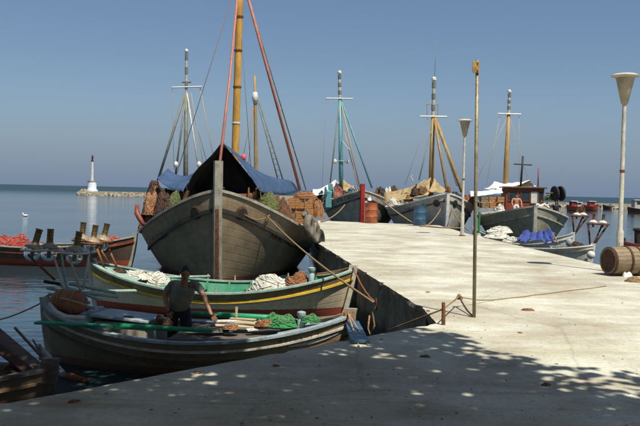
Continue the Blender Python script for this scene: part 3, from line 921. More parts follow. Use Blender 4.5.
# mast
foot = at(233.5, 195, 27.2); topm = at(241, -40, 27.0); foot.z = 1.0
mb = MB(); mb.tube([foot.lerp(topm, i / 6) for i in range(7)], [0.135 - 0.004 * i for i in range(7)], 14); msx = mb.build('mast', 'ochre', rt, smooth=True)
for f_ in (0.25, 0.42, 0.55, 0.68, 0.8):
    mb = MB(); c_ = foot.lerp(topm, f_); mb.lathe([(0.14, -0.03), (0.145, 0), (0.14, 0.03)], c_, (topm - foot), 14); mb.build('mast_band', 'rust' if f_ != 0.42 else 'paint_white', msx)
hd = at(240.5, -30, 27.0)
stem_head = cq.S(1.0, 1.0, 1) + Vector((0.0, 0.05, 0.8))
stay(rt, [stem_head + Vector((0.02, 0, -0.1)), at(229.5, 80, 24.4), at(240, -30, 26.8)], [0.042, 0.038, 0.034], 'spar_pink', 'forestay_spar', 8)
stay(rt, [at(300, 190, 29), hd], [0.055, 0.045], 'spar_pink', 'shroud_spar', 8)
stay(rt, [at(306, 190, 29.4), hd], 0.022, 'spar_grey', 'stay')
stay(rt, [at(252, 185, 27), at(239, 0, 27)], 0.01, 'spar_grey', 'stay')
stay(rt, [at(170, 195, 28), hd], 0.012, 'rope', 'stay')
for q in range(3):
    f0, f1 = 0.15 + q * 0.2, 0.2 + q * 0.2
    b0 = at(300, 190, 29).lerp(hd, f0); stay(rt, sag(b0, at(306, 190, 29.4).lerp(hd, f1), 0.02, 4), 0.008, 'rope', 'rat_line')
# windlass behind the stem
c_ = cq.W(cq.L / 2 - 1.2, 0.55, 2.35)
wl_ = thing('windlass', 'rusty brown anchor windlass on the foredeck of the big grey boat', 'windlass', c_ - Vector((0, 0, 0.42)), cq.rz)
Mw = ROOTS[wl_.name]
mb = MB(Mw); mb.lathe([(0.10, -0.36), (0.12, -0.3), (0.09, -0.2), (0.09, 0.2), (0.12, 0.3), (0.10, 0.36)], (0, 0, 0.55), (0, 1, 0), 12); mb.build('drum', 'rust', wl_)
for sy in (-1, 1):
    mb = MB(Mw); mb.box((0, sy * 0.40, 0.35), (0.14, 0.05, 0.70)); mb.build('cheek', 'rust_dark', wl_)
    mb = MB(Mw); mb.tube([(0, sy * 0.44, 0.55), (0.2, sy * 0.47, 0.80), (0.2, sy * 0.60, 0.82)], 0.022, 6); mb.build('crank', 'rust', wl_)
mb = MB(Mw)
for a in range(6): mb.tube([(0, 0.25, 0.55), (0.26 * math.cos(a * 1.047), 0.25, 0.55 + 0.26 * math.sin(a * 1.047))], 0.018, 5)
mb.tube([(0.26 * math.cos(a * 0.3), 0.25, 0.55 + 0.26 * math.sin(a * 0.3)) for a in range(22)], 0.022, 5); mb.build('wheel', 'rust', wl_)

# awning
def lerp3(a, b, t): return a.lerp(b, t)
aw = thing('awning', 'dark blue tarpaulin awning pitched like a tent over the grey boat', 'awning', (cq.cx, cq.cy, 1.0), 0)
Pk = at(222, 142.5, 24.6); Rb = at(225.5, 146, 26.5)
Fr = at(260.4, 192, 25.0); Qr = at(300.7, 190, 29.5)
def poly(pts, t):
    """point at t along a chain of points, smoothed"""
    x = t * (len(pts) - 1); i = min(int(x), len(pts) - 2); f = x - i
    p0, p1, p2, p3 = pts[max(i - 1, 0)], pts[i], pts[i + 1], pts[min(i + 2, len(pts) - 1)]
    return 0.5 * ((2 * p1) + (p2 - p0) * f + (2 * p0 - 5 * p1 + 4 * p2 - p3) * f * f + (3 * p1 - p0 - 3 * p2 + p3) * f ** 3)
fr_r = [Pk, at(233, 153, 24.7), at(246, 169, 24.8), Fr]
bk_r = [at(225, 144, 26.5), at(241, 156, 27), at(254, 168, 27.5), at(267, 175.2, 28), at(282, 179, 28.6), at(291, 181, 29), Qr]
fr_l = [Pk, at(212, 155, 24.8), at(200.6, 166, 25), at(193, 175, 25.2), at(187, 187, 25.4)]
bk_l = [Rb, at(218, 156, 26.6), at(208, 168, 26.7), at(200, 178, 26.8), at(194, 192, 26.8)]
def right_panel(u, v):
    q = poly(fr_r, u).lerp(poly(bk_r, u), v)
    w_ = math.sin(math.pi * v)
    q.z += -0.12 * w_ * u + 0.05 * noise.noise(Vector((u * 4, v * 5, 1.0))) * w_ + 0.03 * math.sin(v * 9 + u * 5) * u * w_
    return q
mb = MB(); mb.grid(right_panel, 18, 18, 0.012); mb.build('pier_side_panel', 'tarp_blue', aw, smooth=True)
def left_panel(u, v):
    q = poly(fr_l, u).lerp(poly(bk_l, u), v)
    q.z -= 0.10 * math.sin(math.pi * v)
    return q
mb = MB(); mb.grid(left_panel, 16, 14, 0.012); mb.build('outer_side_panel', 'tarp_shaded', aw, smooth=True)
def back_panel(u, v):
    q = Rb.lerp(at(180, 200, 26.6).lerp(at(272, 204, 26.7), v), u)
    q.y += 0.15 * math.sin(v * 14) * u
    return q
mb = MB(); mb.grid(back_panel, 12, 20, 0.012); mb.build('shade_curtain', 'tarp_shaded', aw, smooth=True)  # curtain added at the back so the tent's inside reads dark
A0, A1, B0, B1 = at(198, 170, 26.9), at(168, 168.5, 27.6), at(183, 191, 25.4), at(157, 178, 26.6)
def flap(u, v):
    q = A0.lerp(A1, u).lerp(B0.lerp(B1, u), v)
    q.z -= 0.22 * 4 * u * (1 - u) * (1 - 0.5 * v) + 0.08 * math.sin(v * 6.3) * (1 - u)
    return q
mb = MB(); mb.grid(flap, 14, 12, 0.012); mb.build('side_flap', 'tarp_blue', aw, smooth=True)
mb = MB(); mb.tube([at(222, 143.8, 24.7), Rb - Vector((0, 0, 0.06))], 0.035, 8); mb.build('ridge_pole', 'spar_brown', aw)
for a_, b_ in ((Fr, at(262, 206, 25.0)), (Qr, at(302, 205, 29)), (B0, at(186, 200, 25.8)), (B1, at(160, 200, 27.5))):
    mb = MB(); mb.tube([a_, b_], 0.012, 5); mb.build('guy_rope', 'rope', aw)
# cabin added to fill the inside of the awning with dark
cb = MB(cq.M); cb.box((2.0, 0, 1.85), (2.6, 2.6, 1.2)); o = cb.build('filler_house', 'wood_grey', caique, bevel=0.03)
mb = MB(cq.M); mb.box((2.0, 0, 2.48), (2.9, 2.9, 0.06)); mb.build('filler_house_roof', 'paint_brown', o)
mb = MB(cq.M); mb.box((3.305, -0.5, 2.05), (0.02, 0.6, 0.45)); mb.build('window', 'glass_window', o)
mb = MB(cq.M); mb.box((3.305, 0.55, 1.85), (0.02, 0.6, 1.0)); mb.build('door', 'paint_brown', o)
mb = MB(cq.M); mb.tube([(4.0, -1.6, 2.0), (2.2, -1.75, 2.45)], 0.04, 6); mb.build('spare_spar', 'paint_white', caique)
# pink float hung on the mast
c_ = at(243.5, 157.5, 26.6)
mb = MB(); mb.lathe([(0.01, -0.10), (0.07, -0.08), (0.09, 0), (0.07, 0.08), (0.02, 0.12)], c_, n=12)
mat('pink', (0.65, 0.10, 0.12), 0.5, 0.1)
tag(mb.build('marker_float', 'pink', None, smooth=True), 'small pink float hanging beside the ochre mast', 'float')

# gear along the rails of the caique
heap('net_pile', at(153, 214, 26.8), 0.36, 0.7, 0.80, 'net_orange', 'orange brown net pile on the outer rail of the big boat', 'net', 150, seed=2, sr=0.016)
heap('net_pile', at(149, 231, 26.9), 0.34, 0.8, 0.85, 'net_brown', 'dark brown net heap below the orange one on the outer rail', 'net', 110, seed=5, sr=0.016)
heap('net_pile', at(155, 195, 27.8), 0.28, 0.5, 0.55, 'rust_dark', 'dark tarred net bundle under the awning corner on the outer side', 'net', 80, seed=9, sr=0.016)
heap('net_pile', at(168, 217, 26.4), 0.45, 0.7, 0.95, 'rust_dark', 'tarred net heap just inside the outer rail under the blue flap', 'net', 90, seed=6, sr=0.016)
heap('net_pile', at(188, 208, 26.3), 0.5, 0.5, 0.70, 'rust_dark', 'tarred net heap in the tent mouth left of the stem', 'net', 90, seed=7, sr=0.016)
heap('net_pile', at(175, 205, 25.2), 0.20, 0.35, 0.42, 'net_olive', 'green net bundle on the outer rail below the awning flap', 'net', 70, seed=11)
heap('net_pile', at(268, 209, 25.2), 0.36, 0.4, 0.50, 'net_olive', 'olive green net bundle under the awning corner nearest the pier', 'net', 90, seed=13)
heap('net_pile', at(280, 224, 26.4), 0.5, 0.5, 0.85, 'net_brown', 'brown net heap between the olive bundle and the crates', 'net', 90, seed=14)
heap('net_pile', at(254, 206, 25.4), 0.4, 0.4, 0.50, 'rust_dark', 'tarred net heap right of the windlass under the awning', 'net', 70, seed=15)
c_ = at(139.5, 213, 25.4)
mb = MB(); mb.tube([at(137, 205, 25.4), at(137, 213, 25.3), at(140, 219, 25.2), at(144, 225, 25.1)], [0.06, 0.085, 0.085, 0.05], 12)
tag(mb.build('fender', 'paint_redbrown', None, smooth=True), 'dull red sausage fender hanging from the outer rail of the big boat', 'fender')
# crates and nets amidships on the pier side
k_ = 0
cr0 = at(290, 223.5, 27.4)
for row in range(5):
    for col in range(3):
        lab = f'orange wooden fish crate, {["bottom", "second", "third", "fourth", "top"][row]} row, {["left", "middle", "right"][col]} column of the stack on the big boat'
        make_crate(cr0 + Vector((0.05 + col * 0.30 + rnd.uniform(-.012, .012), 0.2 + rnd.uniform(-.05, .05), row * 0.175)), R(90) + rnd.uniform(-.06, .06), (0.55, 0.28, 0.165), lab, 'crates stacked on the big boat')
heap('net_pile', cr0 + Vector((0.50, 0.25, 0.87)), 0.42, 0.3, 0.24, 'net_orange', 'orange net draped on top of the crate stack on the big boat', 'net', 60, seed=17)
heap('net_pile', at(318, 217, 27.6), 0.20, 0.3, 0.70, 'net_orange', 'orange net hanging beside the crate stack towards the pier', 'net', 50, seed=19)
# fenders against the pier
for i, (px, py, D, lab, m_) in enumerate(((309, 226, 24.6, 'grey worn tyre fender nearest the bow on the pier side', 'fender_grey'), (314.5, 233, 25.2, 'middle worn tyre fender between boat and pier', 'fender_grey'), (319.5, 239.5, 25.9, 'dark tyre fender farthest from the bow on the pier side', 'rubber'))):
    c_ = at(px, py, D)
    ax = Vector((0.95, -0.32, 0.05)).normalized()
    e1 = ax.cross(Vector((0, 0, 1))).normalized(); e2 = ax.cross(e1)
    th_ = thing('tyre_fender', lab, 'fender', c_ - Vector((0, 0, 0.3)), 0, 'tyre fenders between the big boat and the pier')
    mb = MB(); n1, n2 = 20, 8; rg = []
    for a in range(n1):
        aa = a * math.tau / n1; dirv = e1 * math.cos(aa) + e2 * math.sin(aa) * 1.25
        rg.append([mb.p(c_ + dirv * (0.20 + 0.085 * math.cos(b * math.tau / n2)) + ax * 0.12 * math.sin(b * math.tau / n2)) for b in range(n2)])
    for a in range(n1):
        for b in range(n2): mb.face(rg[a][b], rg[(a + 1) % n1][b], rg[(a + 1) % n1][(b + 1) % n2], rg[a][(b + 1) % n2])
    mb.build('tyre', m_, th_, smooth=True)
    mb = MB(); mb.tube([c_ + Vector((0, 0, 0.3)), c_ + Vector((-0.12, 0.1, 0.75))], 0.014, 5); mb.build('lanyard', 'rope', th_)

mb = MB(); mb.tube([at(302.5, 215.5, 24.6), at(305, 214.5, 24.7), at(311, 221, 25.2), at(316, 228, 25.8), at(317, 230, 25.9)], [0.05, 0.13, 0.15, 0.14, 0.05], 12)
tag(mb.build('fender', 'fender_grey', None, smooth=True), 'pale grey rolled fender lying on the pier side rail', 'fender')

# ================================================================== far boats
def simple_mast(rt, px, D, y0, y1, r0, r1, m, split=None, cross=None, cross_m='paint_white'):
    foot = at(px[0], y0, D); top_ = at(px[1], y1, D)
    if split is None:
        mb = MB(); mb.tube([foot.lerp(top_, i / 4) for i in range(5)], [r0 + (r1 - r0) * i / 4 for i in range(5)], 10)
        ms = mb.build('mast', m, rt, smooth=True)
    else:
        f = (y0 - split) / (y0 - y1); mid = foot.lerp(top_, f)
        mb = MB(); mb.tube([foot, foot.lerp(mid, .5), mid], [r0, (r0 + r1) / 2 + .01, r1], 10); ms = mb.build('mast', m, rt, smooth=True)
        n_ = 6
        for i in range(n_):
            a_, b_ = mid.lerp(top_, i / n_), mid.lerp(top_, (i + 1) / n_)
            mb = MB(); mb.tube([a_, b_], r1 * (1.05 if i % 2 else 0.85), 8); mb.build('topmast_band', 'paint_cream' if i % 2 == 0 else 'spar_grey', ms)
        mb = MB(); mb.lathe([(0.02, 0), (r1 * 1.3, r1), (r1 * 1.3, 2 * r1), (0.02, 3 * r1)], top_, n=8); mb.build('mast_light', 'paint_white', ms)
    if cross:
        cy, xa, xb, dy = cross
        mb = MB(); mb.tube([at(xa, cy - dy, D - 0.1), at(xb, cy + dy, D - 0.1)], 0.05, 6); mb.build('crosstree', cross_m, ms)
    return ms

# masts of two boats whose hulls lie behind the caique
def hidden_boat(px, D, hm, label, L=11, B=4.0, zb=1.7):
    p = at(px, 200, D - 4.0)
    bt = Boat(L, B, zb, 1.0, 1.3, (p.x, p.y), heading(-6), tm=0.58, depth=1.0, e0=0.6, e1=0.9, rb=0.8, rs=0.8)
    rt = thing('fishing_boat', label, 'boat', (bt.cx, bt.cy, 0), bt.rz)
    build_hull(bt, rt, hm, 'paint_white', 'paint_grey', 'paint_grey', rails=((0.4, 0.05, 0.1, 'paint_dark'),), cap=(0.14, 0.04, 0.07), stem_up=0.3, stem_w=0.2, stem_d=0.18, th=0.08, deck=0.5, stern_up=0.3, nt=30, nu=10)
    return bt, rt
bA, rA = hidden_boat(186, 50, 'hull_far_grey', 'boat behind the big one with tall grey mast and white crosstree')
simple_mast(rA, (185.5, 186.5), 50, 205, 53, 0.17, 0.09, 'spar_grey', split=95, cross=(87, 172, 202, -0.4))
for (x0, y0, x1, y1, r_, m_) in ((158, 180, 185, 93, 0.085, 'spar_grey'), (175, 178, 186, 93, 0.06, 'spar_grey'), (200, 178, 187, 93, 0.05, 'paint_palelamp'), (217, 175, 200, 88, 0.025, 'rope_pale'), (212, 180, 188, 95, 0.02, 'spar_grey'), (206, 180, 191, 92, 0.02, 'rope_pale'), (174, 170, 172, 88, 0.012, 'rope')):
    stay(rA, [at(x0, y0, 49.2), at(x1, y1, 50)], r_, m_)
for px in (176, 199):
    mb = MB(); c_ = at(px, 164.5, 49.2); mb.lathe([(0.03, -0.2), (0.13, -0.1), (0.13, 0.1), (0.03, 0.2)], c_, n=8); mb.build('block', 'paint_white', rA, smooth=True)
mb = MB(); mb.tube([at(182, 82, 50), at(191, 82, 50)], 0.06, 6); mb.build('masthead_yoke', 'spar_grey', rA)
bB, rB = hidden_boat(256, 60, 'hull_far_olive', 'boat behind the big one with brown mast and white wrapping at its head', zb=1.6)
simple_mast(rB, (256.5, 254.8), 60, 205, 76, 0.17, 0.10, 'spar_brown')
mb = MB(); mb.tube([at(255.4, 104, 60), at(255, 97, 60), at(255.2, 92, 60)], [0.16, 0.24, 0.15], 10); mb.build('wrapping', 'paint_white', rB, smooth=True)
for (x0, y0, x1, y1, r_, m_) in ((278, 180, 257, 100, 0.05, 'spar_grey'), (283, 180, 258, 98, 0.05, 'spar_grey'), (238, 180, 254, 105, 0.025, 'rope'), (247, 180, 254, 105, 0.02, 'rope')):
    stay(rB, [at(x0, y0, 59), at(x1, y1, 60)], r_, m_)
a0, a1, b0, b1 = at(278, 180, 59), at(257, 100, 60), at(283, 180, 59), at(258, 98, 60)
for i in range(9): stay(rB, [a0.lerp(a1, 0.05 + i * 0.07), b0.lerp(b1, 0.05 + i * 0.07)], 0.02, 'wood_grey', 'ratline')

# --- boat with turquoise mast and red stem
p = at(362.5, 191, 50)
b2 = Boat(13, 5.3, p.z, 1.72, 1.9, (p.x, p.y), heading(1.5), tm=0.62, depth=1.1, e0=0.6, e1=0.9, rb=0.8, rs=0.8)
r2 = thing('fishing_boat', 'grey boat with turquoise mast and red stem beyond the pier end', 'boat', (b2.cx, b2.cy, 0), b2.rz)
build_hull(b2, r2, 'hull_far_grey', 'paint_cream', 'paint_grey', 'paint_red', rails=((0.42, 0.05, 0.09, 'paint_dark'),), cap=(0.15, 0.05, 0.08), stem_up=0.45, stem_w=0.30, stem_d=0.25, th=0.08, deck=0.5, nt=40, nu=14)
hull_text(b2, r2, 'ΑΓΙΑ ΕΛΕΝΗ', 0.875, 1.95, 0.30, -1)
simple_mast(r2, (341.5, 339.5), 55, 205, 75, 0.17, 0.11, 'paint_turquoise', split=98, cross=(98.5, 326, 353, 0.2))
for (x0, y0, x1, y1, r_, m_) in ((330, 185, 339.5, 101, 0.045, 'spar_grey'), (372, 188, 341.5, 101, 0.065, 'paint_turquoise'), (360, 188, 341, 101, 0.05, 'rope_pale'), (358, 187, 344, 130, 0.03, 'rope_pale'), (322, 190, 326, 98, 0.01, 'rope'), (350, 150, 341, 140, 0.02, 'paint_white')):
    stay(r2, [at(x0, y0, 53.5), at(x1, y1, 55)], r_, m_)
mb = MB(); mb.tube([at(334, 161, 54.8), at(349, 161.5, 54.8)], 0.05, 6); mb.build('spreader', 'paint_turquoise', r2)
for px in (335, 347):
    mb = MB(); c_ = at(px, 161.5, 54.7); mb.lathe([(0.02, -0.16), (0.13, -0.05), (0.13, 0.08), (0.02, 0.16)], c_, n=8); mb.build('deck_lamp', 'paint_white', r2)
def tent(name, ridge0, ridge1, lo, m, label, cat, sagz=0.15, parent=None, th=0.02, seed=0, pleat=0.0):
    """cloth thrown over a spar: ridge line and two lower edges"""
    (l0, l1), (k0, k1) = lo
    def fn(u, v):
        rd = ridge0.lerp(ridge1, v); rd.z -= sagz * 4 * v * (1 - v)
        e = l0.lerp(l1, v) if u < 0.5 else k0.lerp(k1, v)
        a = abs(u - 0.5) * 2
        q = rd.lerp(e, a); q.z -= sagz * 0.8 * 4 * a * (1 - a)
        q += Vector((0, 0, 1)) * 0.10 * noise.noise(Vector((u * 5 + seed, v * 6, seed))) + Vector((1, 0, 0)) * 0.08 * noise.noise(Vector((u * 4, v * 9 + seed, 4)))
        if pleat: q += Vector((0, -0.4, 1)) * pleat * abs(math.sin(v * 13 + 1.5 * noise.noise(Vector((u * 2, v * 3, 9))))) * (0.35 + 0.65 * a)
        return q
    mb = MB(); mb.grid(fn, 18, 14 if not pleat else 60, th); o = mb.build(name, m, parent, smooth=True)
    if parent is None: tag(o, label, cat)
    return o
tent('white_tarpaulin', at(313, 190, 53), at(336, 179, 54.5), ((at(312, 196, 52), at(332, 193, 53)), (at(318, 193, 55), at(346, 187, 56))), 'canvas_white', 'white tarpaulin heaped behind the turquoise winch', 'tarpaulin', 0.2, seed=3)
tent('tan_sail', at(343, 180, 54.5), at(361, 190, 53.5), ((at(342, 191, 54), at(358, 193.5, 53)), (at(346, 190, 56), at(362, 192, 55))), 'canvas_tan', 'small tan cloth on the boom beside the turquoise mast', 'sail', 0.1, seed=5)
wz = at(329, 207, 52)
wn_ = thing('net_winch', 'turquoise net winch on the boat with the red stem', 'winch', wz)
mb = MB(); mb.lathe([(0.35, -0.25), (0.35, -0.2), (0.16, -0.18), (0.16, 0.18), (0.35, 0.2), (0.35, 0.25)], at(329, 192, 52), (1, 0.25, 0), 14); mb.build('drum', 'paint_turquoise', wn_)
mb = MB(); mb.box(at(328.5, 200, 52), (0.40, 0.3, 1.0)); mb.box(at(331, 187, 52), (0.25, 0.25, 0.45)); mb.build('pedestal', 'paint_turquoise', wn_, bevel=0.03)
mb = MB(); mb.tube([at(326, 188, 51.8), at(323, 197, 51.8)], 0.04, 6); mb.build('lever', 'paint_turquoise', wn_)
for i, (px, py, m_, s_) in enumerate(((322, 198, 'paint_dark', .45), (337, 194, 'paint_redbrown', .5), (352, 191, 'paint_blue', .3), (345, 195, 'paint_dark', .35), (341, 196, 'net_white', .3))):
    heap('gear_bundle', at(px, py + 4, 53), s_, s_, s_ * 1.6, m_, ['dark gear bundle left of the turquoise winch', 'red brown gear bundle right of the turquoise winch', 'blue gear bundle behind the red stem', 'black gear bundle at the foot of the turquoise mast', 'pale rope bundle by the turquoise mast'][i], 'bundle', 16, seed=20 + i, sr=0.03)

# clutter on the far side of the turquoise boat
for i, (px, py, m_) in enumerate(((382, 192, 'paint_dark'), (388, 192.5, 'net_white'), (394, 192, 'rust_dark'), (379, 193, 'net_brown'))):
    heap('gear_bundle', at(px, py + 6, 54), 0.36, 0.4, 0.8, m_, ['black gear bundle right of the red stem', 'white gear bundle between the two bow boats', 'rusty gear bundle beside the tan canvas', 'brown net bundle just right of the red stem'][i], 'bundle', 16, seed=40 + i, sr=0.03)

# --- pale boat with tan canvas
p = at(447.5, 194, 42.6)
b3 = Boat(12, 4.9, p.z, 1.75, 1.9, (p.x, p.y), heading(-3.5), tm=0.60, depth=1.1, e0=0.6, e1=0.9, rb=0.7, rs=0.8)
r3 = thing('fishing_boat', 'pale grey boat with white stem, ochre mast and tan canvas beyond the pier', 'boat', (b3.cx, b3.cy, 0), b3.rz)
build_hull(b3, r3, 'hull_far_pale', 'paint_white', 'paint_grey', 'paint_white', rails=((0.36, 0.05, 0.07, 'paint_dark'),), cap=(0.15, 0.05, 0.08), stem_up=0.06, stem_w=0.22, stem_d=0.2, th=0.08, deck=0.5, nt=40, nu=14)
hull_text(b3, r3, 'ΠΑΝΑΓΙΑ Θ', 0.80, 1.62, 0.28, -1)
for side in (1, -1):
    t = 0.972; u = b3.ut(t, 2.18); c_ = b3.S(t, u, side); nn = b3.nrm(t, u); n_ = b3.M.to_3x3() @ Vector((nn.x, nn.y * side, nn.z))
    mb = MB(); mb.lathe([(0.19, -0.04), (0.20, 0.03), (0.12, 0.05)], c_, n_, 14); mb.build('hawse_plate', 'paint_dark', r3)
simple_mast(r3, (430.5, 434), 47, 205, 82, 0.17, 0.11, 'ochre_dull', split=116, cross=(116.5, 420, 447, 0.2))
mb = MB()
for a_, b_ in (((427, 104), (438, 104)), ((427, 104), (427, 116)), ((438, 104), (438, 116))): mb.tube([at(a_[0], a_[1], 47), at(b_[0], b_[1], 47)], 0.025, 5)
mb.build('mast_cage', 'spar_brown', r3)
stay(r3, [at(434.5, 82, 47), at(436, 42, 47)], 0.014, 'spar_grey', 'aerial')
for (x0, y0, x1, y1, r_, m_, nm) in ((462, 192, 434.5, 116, 0.10, 'ochre_dull', 'boom'), (447, 192, 434, 116, 0.075, 'spar_brown', 'boom'), (457, 186, 435, 118, 0.03, 'spar_grey', 'stay'), (419, 180, 431, 130, 0.04, 'spar_grey', 'stay'), (405, 185, 428, 118, 0.012, 'rope', 'stay')):
    stay(r3, [at(x0, y0, 45.5), at(x1, y1, 47)], r_, m_, nm, 8)
tent('tan_canvas', at(384, 193, 46.5), at(431, 177.5, 46), ((at(386, 203, 45.2), at(428, 195.5, 44.6)), (at(386, 199, 49), at(437, 190, 48))), 'canvas_tan', 'large tan canvas cover spread left of the ochre mast', 'canvas', 0.15, seed=8)
tent('tan_canvas', at(434, 178, 46), at(446, 190, 45), ((at(428, 192, 45), at(441, 193, 44.4)), (at(440, 190, 47), at(450, 191, 46))), 'canvas_tan', 'small tan canvas between the mast foot and the white stem', 'canvas', 0.12, seed=12)
for i, (px, py, m_, s_, lab) in enumerate(((415, 189, 'rust_dark', .28, 'dark winch heap in front of the tan canvas'), (422, 188, 'net_brown', .3, 'brown net heap at the foot of the ochre mast'), (409, 196, 'net_orange', .25, 'orange net heap on the pale boat'), (393, 199, 'net_white', .28, 'white net heap on the pale boat by the drum'), (466, 197, 'net_orange', .35, 'orange net heap right of the white stem'), (472, 200, 'net_brown', .4, 'brown gear heap between the two boats right of the white stem'), (455, 194, 'paint_dark', .3, 'dark rope heap by the boom foot'))):
    heap('net_pile', at(px, py + 6, 45.2), s_, s_, s_ * 1.5, m_, lab, 'net', 24, seed=50 + i, sr=0.025)
mb = MB(); mb.tube([at(413, 181, 45.4), at(411, 177, 45.4), at(413, 175, 45.4)], 0.04, 6); mb.tube([at(420, 184, 45.4), at(425, 180, 45.4)], 0.04, 6); tag(mb.build('hand_winch', 'paint_palelamp', None), 'bent pale crank sticking up in front of the tan canvas', 'crank')
mb = MB(); mb.lathe([(0.05, 0), (0.10, 0.1), (0.09, 0.35), (0.05, 0.5)], at(449, 194, 43.4), n=10); tag(mb.build('bow_bitt', 'net_orange', None, smooth=True), 'orange painted bitt standing behind the white stem', 'bitt')

# --- boat with red-brown wheelhouse
p = at(535, 207, 39.6)
b4 = Boat(12, 4.8, p.z, 1.45, 1.6, (p.x, p.y), heading(6.5), tm=0.60, depth=1.1, e0=0.6, e1=0.9, rb=0.7, rs=0.8)
r4 = thing('fishing_boat', 'olive grey boat with red brown wheelhouse and ochre mast right of the pier', 'boat', (b4.cx, b4.cy, 0), b4.rz)
build_hull(b4, r4, 'hull_far_olive', 'paint_cream', 'paint_grey', 'paint_cream', rails=((0.40, 0.05, 0.08, 'paint_grey'),), cap=(0.15, 0.05, 0.08), stem_up=0.1, stem_w=0.2, stem_d=0.2, th=0.08, deck=0.45, nt=40, nu=14)
c_ = at(522, 197, 44.5); M4 = Matrix.Translation((c_.x, c_.y, 0)) @ Matrix.Rotation(b4.rz + math.pi / 2, 4, 'Z')     # local -y faces ... forward
zt = at(522, 188, 43.6).z
mb = MB(M4); mb.box((0, 0, (1.2 + zt) / 2), (2.05, 2.2, zt - 1.2)); wh = mb.build('wheelhouse', 'paint_redbrown', r4, bevel=0.02)
mb = MB(M4); mb.box((0, 0, zt + 0.03), (2.3, 2.5, 0.09)); mb.build('roof', 'paint_brown', wh, bevel=0.02)
fwd = 1 if (M4 @ Vector((0, 1, 0))).y < (M4 @ Vector((0, -1, 0))).y else -1
for (x_, w_, h_, z_, m_) in ((-0.62, 0.42, 0.48, 0.45, 'glass_window'), (0.02, 0.42, 0.48, 0.45, 'glass_window'), (0.5, 0.34, 0.62, 0.50, 'paint_white'), (0.85, 0.2, 0.6, 0.48, 'glass_window')):
    sx = x_ * (1 if (M4 @ Vector((1, 0, 0))).x > (M4 @ Vector((-1, 0, 0))).x else -1)
    mb = MB(M4); mb.box((sx, fwd * 1.105, zt - z_), (w_, 0.03, h_)); f_ = mb.build('window', m_, wh)
    mb = MB(M4)
    for a_ in (-1, 1):
        mb.box((sx + a_ * (w_ / 2 + 0.02), fwd * 1.115, zt - z_), (0.04, 0.05, h_ + 0.08)); mb.box((sx, fwd * 1.115, zt - z_ + a_ * (h_ / 2 + 0.02)), (w_, 0.05, 0.04))
    mb.build('window_frame', 'paint_brown', f_)
simple_mast(r4, (504.5, 509.5), 46, 205, 94, 0.17, 0.09, 'ochre_dull', split=112, cross=(114, 498, 521, 0.3))
for (x0, y0, x1, y1, r_, m_) in ((474, 186, 508, 116, 0.014, 'rope_pale'), (530, 186, 510, 118, 0.014, 'rope_pale'), (486, 186, 500, 116, 0.012, 'rope_pale'), (519, 187, 519, 116, 0.012, 'rope_pale')):
    stay(r4, [at(x0, y0, 45), at(x1, y1, 46)], r_, m_)
stay(r4, [at(520.5, 188, 44), at(523, 156, 44)], 0.06, 'paint_dark', 'radio_mast', 6)
stay(r4, [at(514, 164, 44), at(532, 165, 44)], 0.035, 'paint_dark', 'radio_crossarm', 6)
stay(r4, [at(538, 188, 44), at(538.5, 168, 44)], 0.035, 'paint_redbrown', 'stove_pipe', 6)
tent('white_awning', at(494, 181.5, 46.5), at(530, 180, 45.0), ((at(484, 189, 45.5), at(503, 188.5, 44)), (at(500, 187, 49), at(536, 186, 47))), 'canvas_white', 'white canvas awning peaked behind the red brown wheelhouse', 'awning', 0.15, seed=15)
tent('white_awning', at(470, 191.5, 44.0), at(503, 187, 44.2), ((at(471, 197, 43), at(503, 193, 43.0)), (at(474, 194, 46), at(503, 189, 46))), 'canvas_white', 'long white canvas stretched left of the red brown wheelhouse', 'awning', 0.08, seed=16)
for i in range(6):
    row, col = divmod(i, 3)
    make_crate(at(484 + col * 7.4, 208 - row * 6, 43) + Vector((0, rnd.uniform(-.08, .08), 0)), rnd.uniform(-.1, .1) + 0.1, (0.38, 0.5, 0.29), f'brown wooden fish crate, {["lower", "upper"][row]} row {["left", "middle", "right"][col]}, left of the red brown wheelhouse', 'crates beside the wheelhouse', 'wood_orange' if i % 3 else 'wood')
nh = at(558, 214, 41.5)
rt5 = thing('net_hauler', 'black twin disc net hauler on a post at the olive boat rail', 'hauler', nh)
mb = MB(); mb.tube([nh, at(556, 193, 41.5)], 0.07, 8); mb.build('post', 'paint_dark', rt5)
for px in (555, 561):
    mb = MB(); mb.lathe([(0.06, -0.09), (0.38, -0.05), (0.40, 0.0), (0.38, 0.05), (0.06, 0.09)], at(px, 193.5, 41.5), (0.93, 0.25, 0.1), 16); mb.build('disc', 'rubber', rt5)
mb = MB(); mb.tube([at(546, 193, 41.5), at(564, 193.5, 41.5)], 0.05, 6); mb.build('axle', 'iron', rt5)
for i, (px, py, m_, s_, lab) in enumerate(((546, 212, 'net_white', .32, 'white net heap at the olive boat bow'), (500, 211, 'net_white', .25, 'pale rope heap in front of the wheelhouse'), (549, 200, 'net_olive', .22, 'green gear heap beside the net hauler'))):
    heap('net_pile', at(px, py, 41.8), s_, s_, s_ * 1.3, m_, lab, 'net', 20, seed=70 + i, sr=0.025)

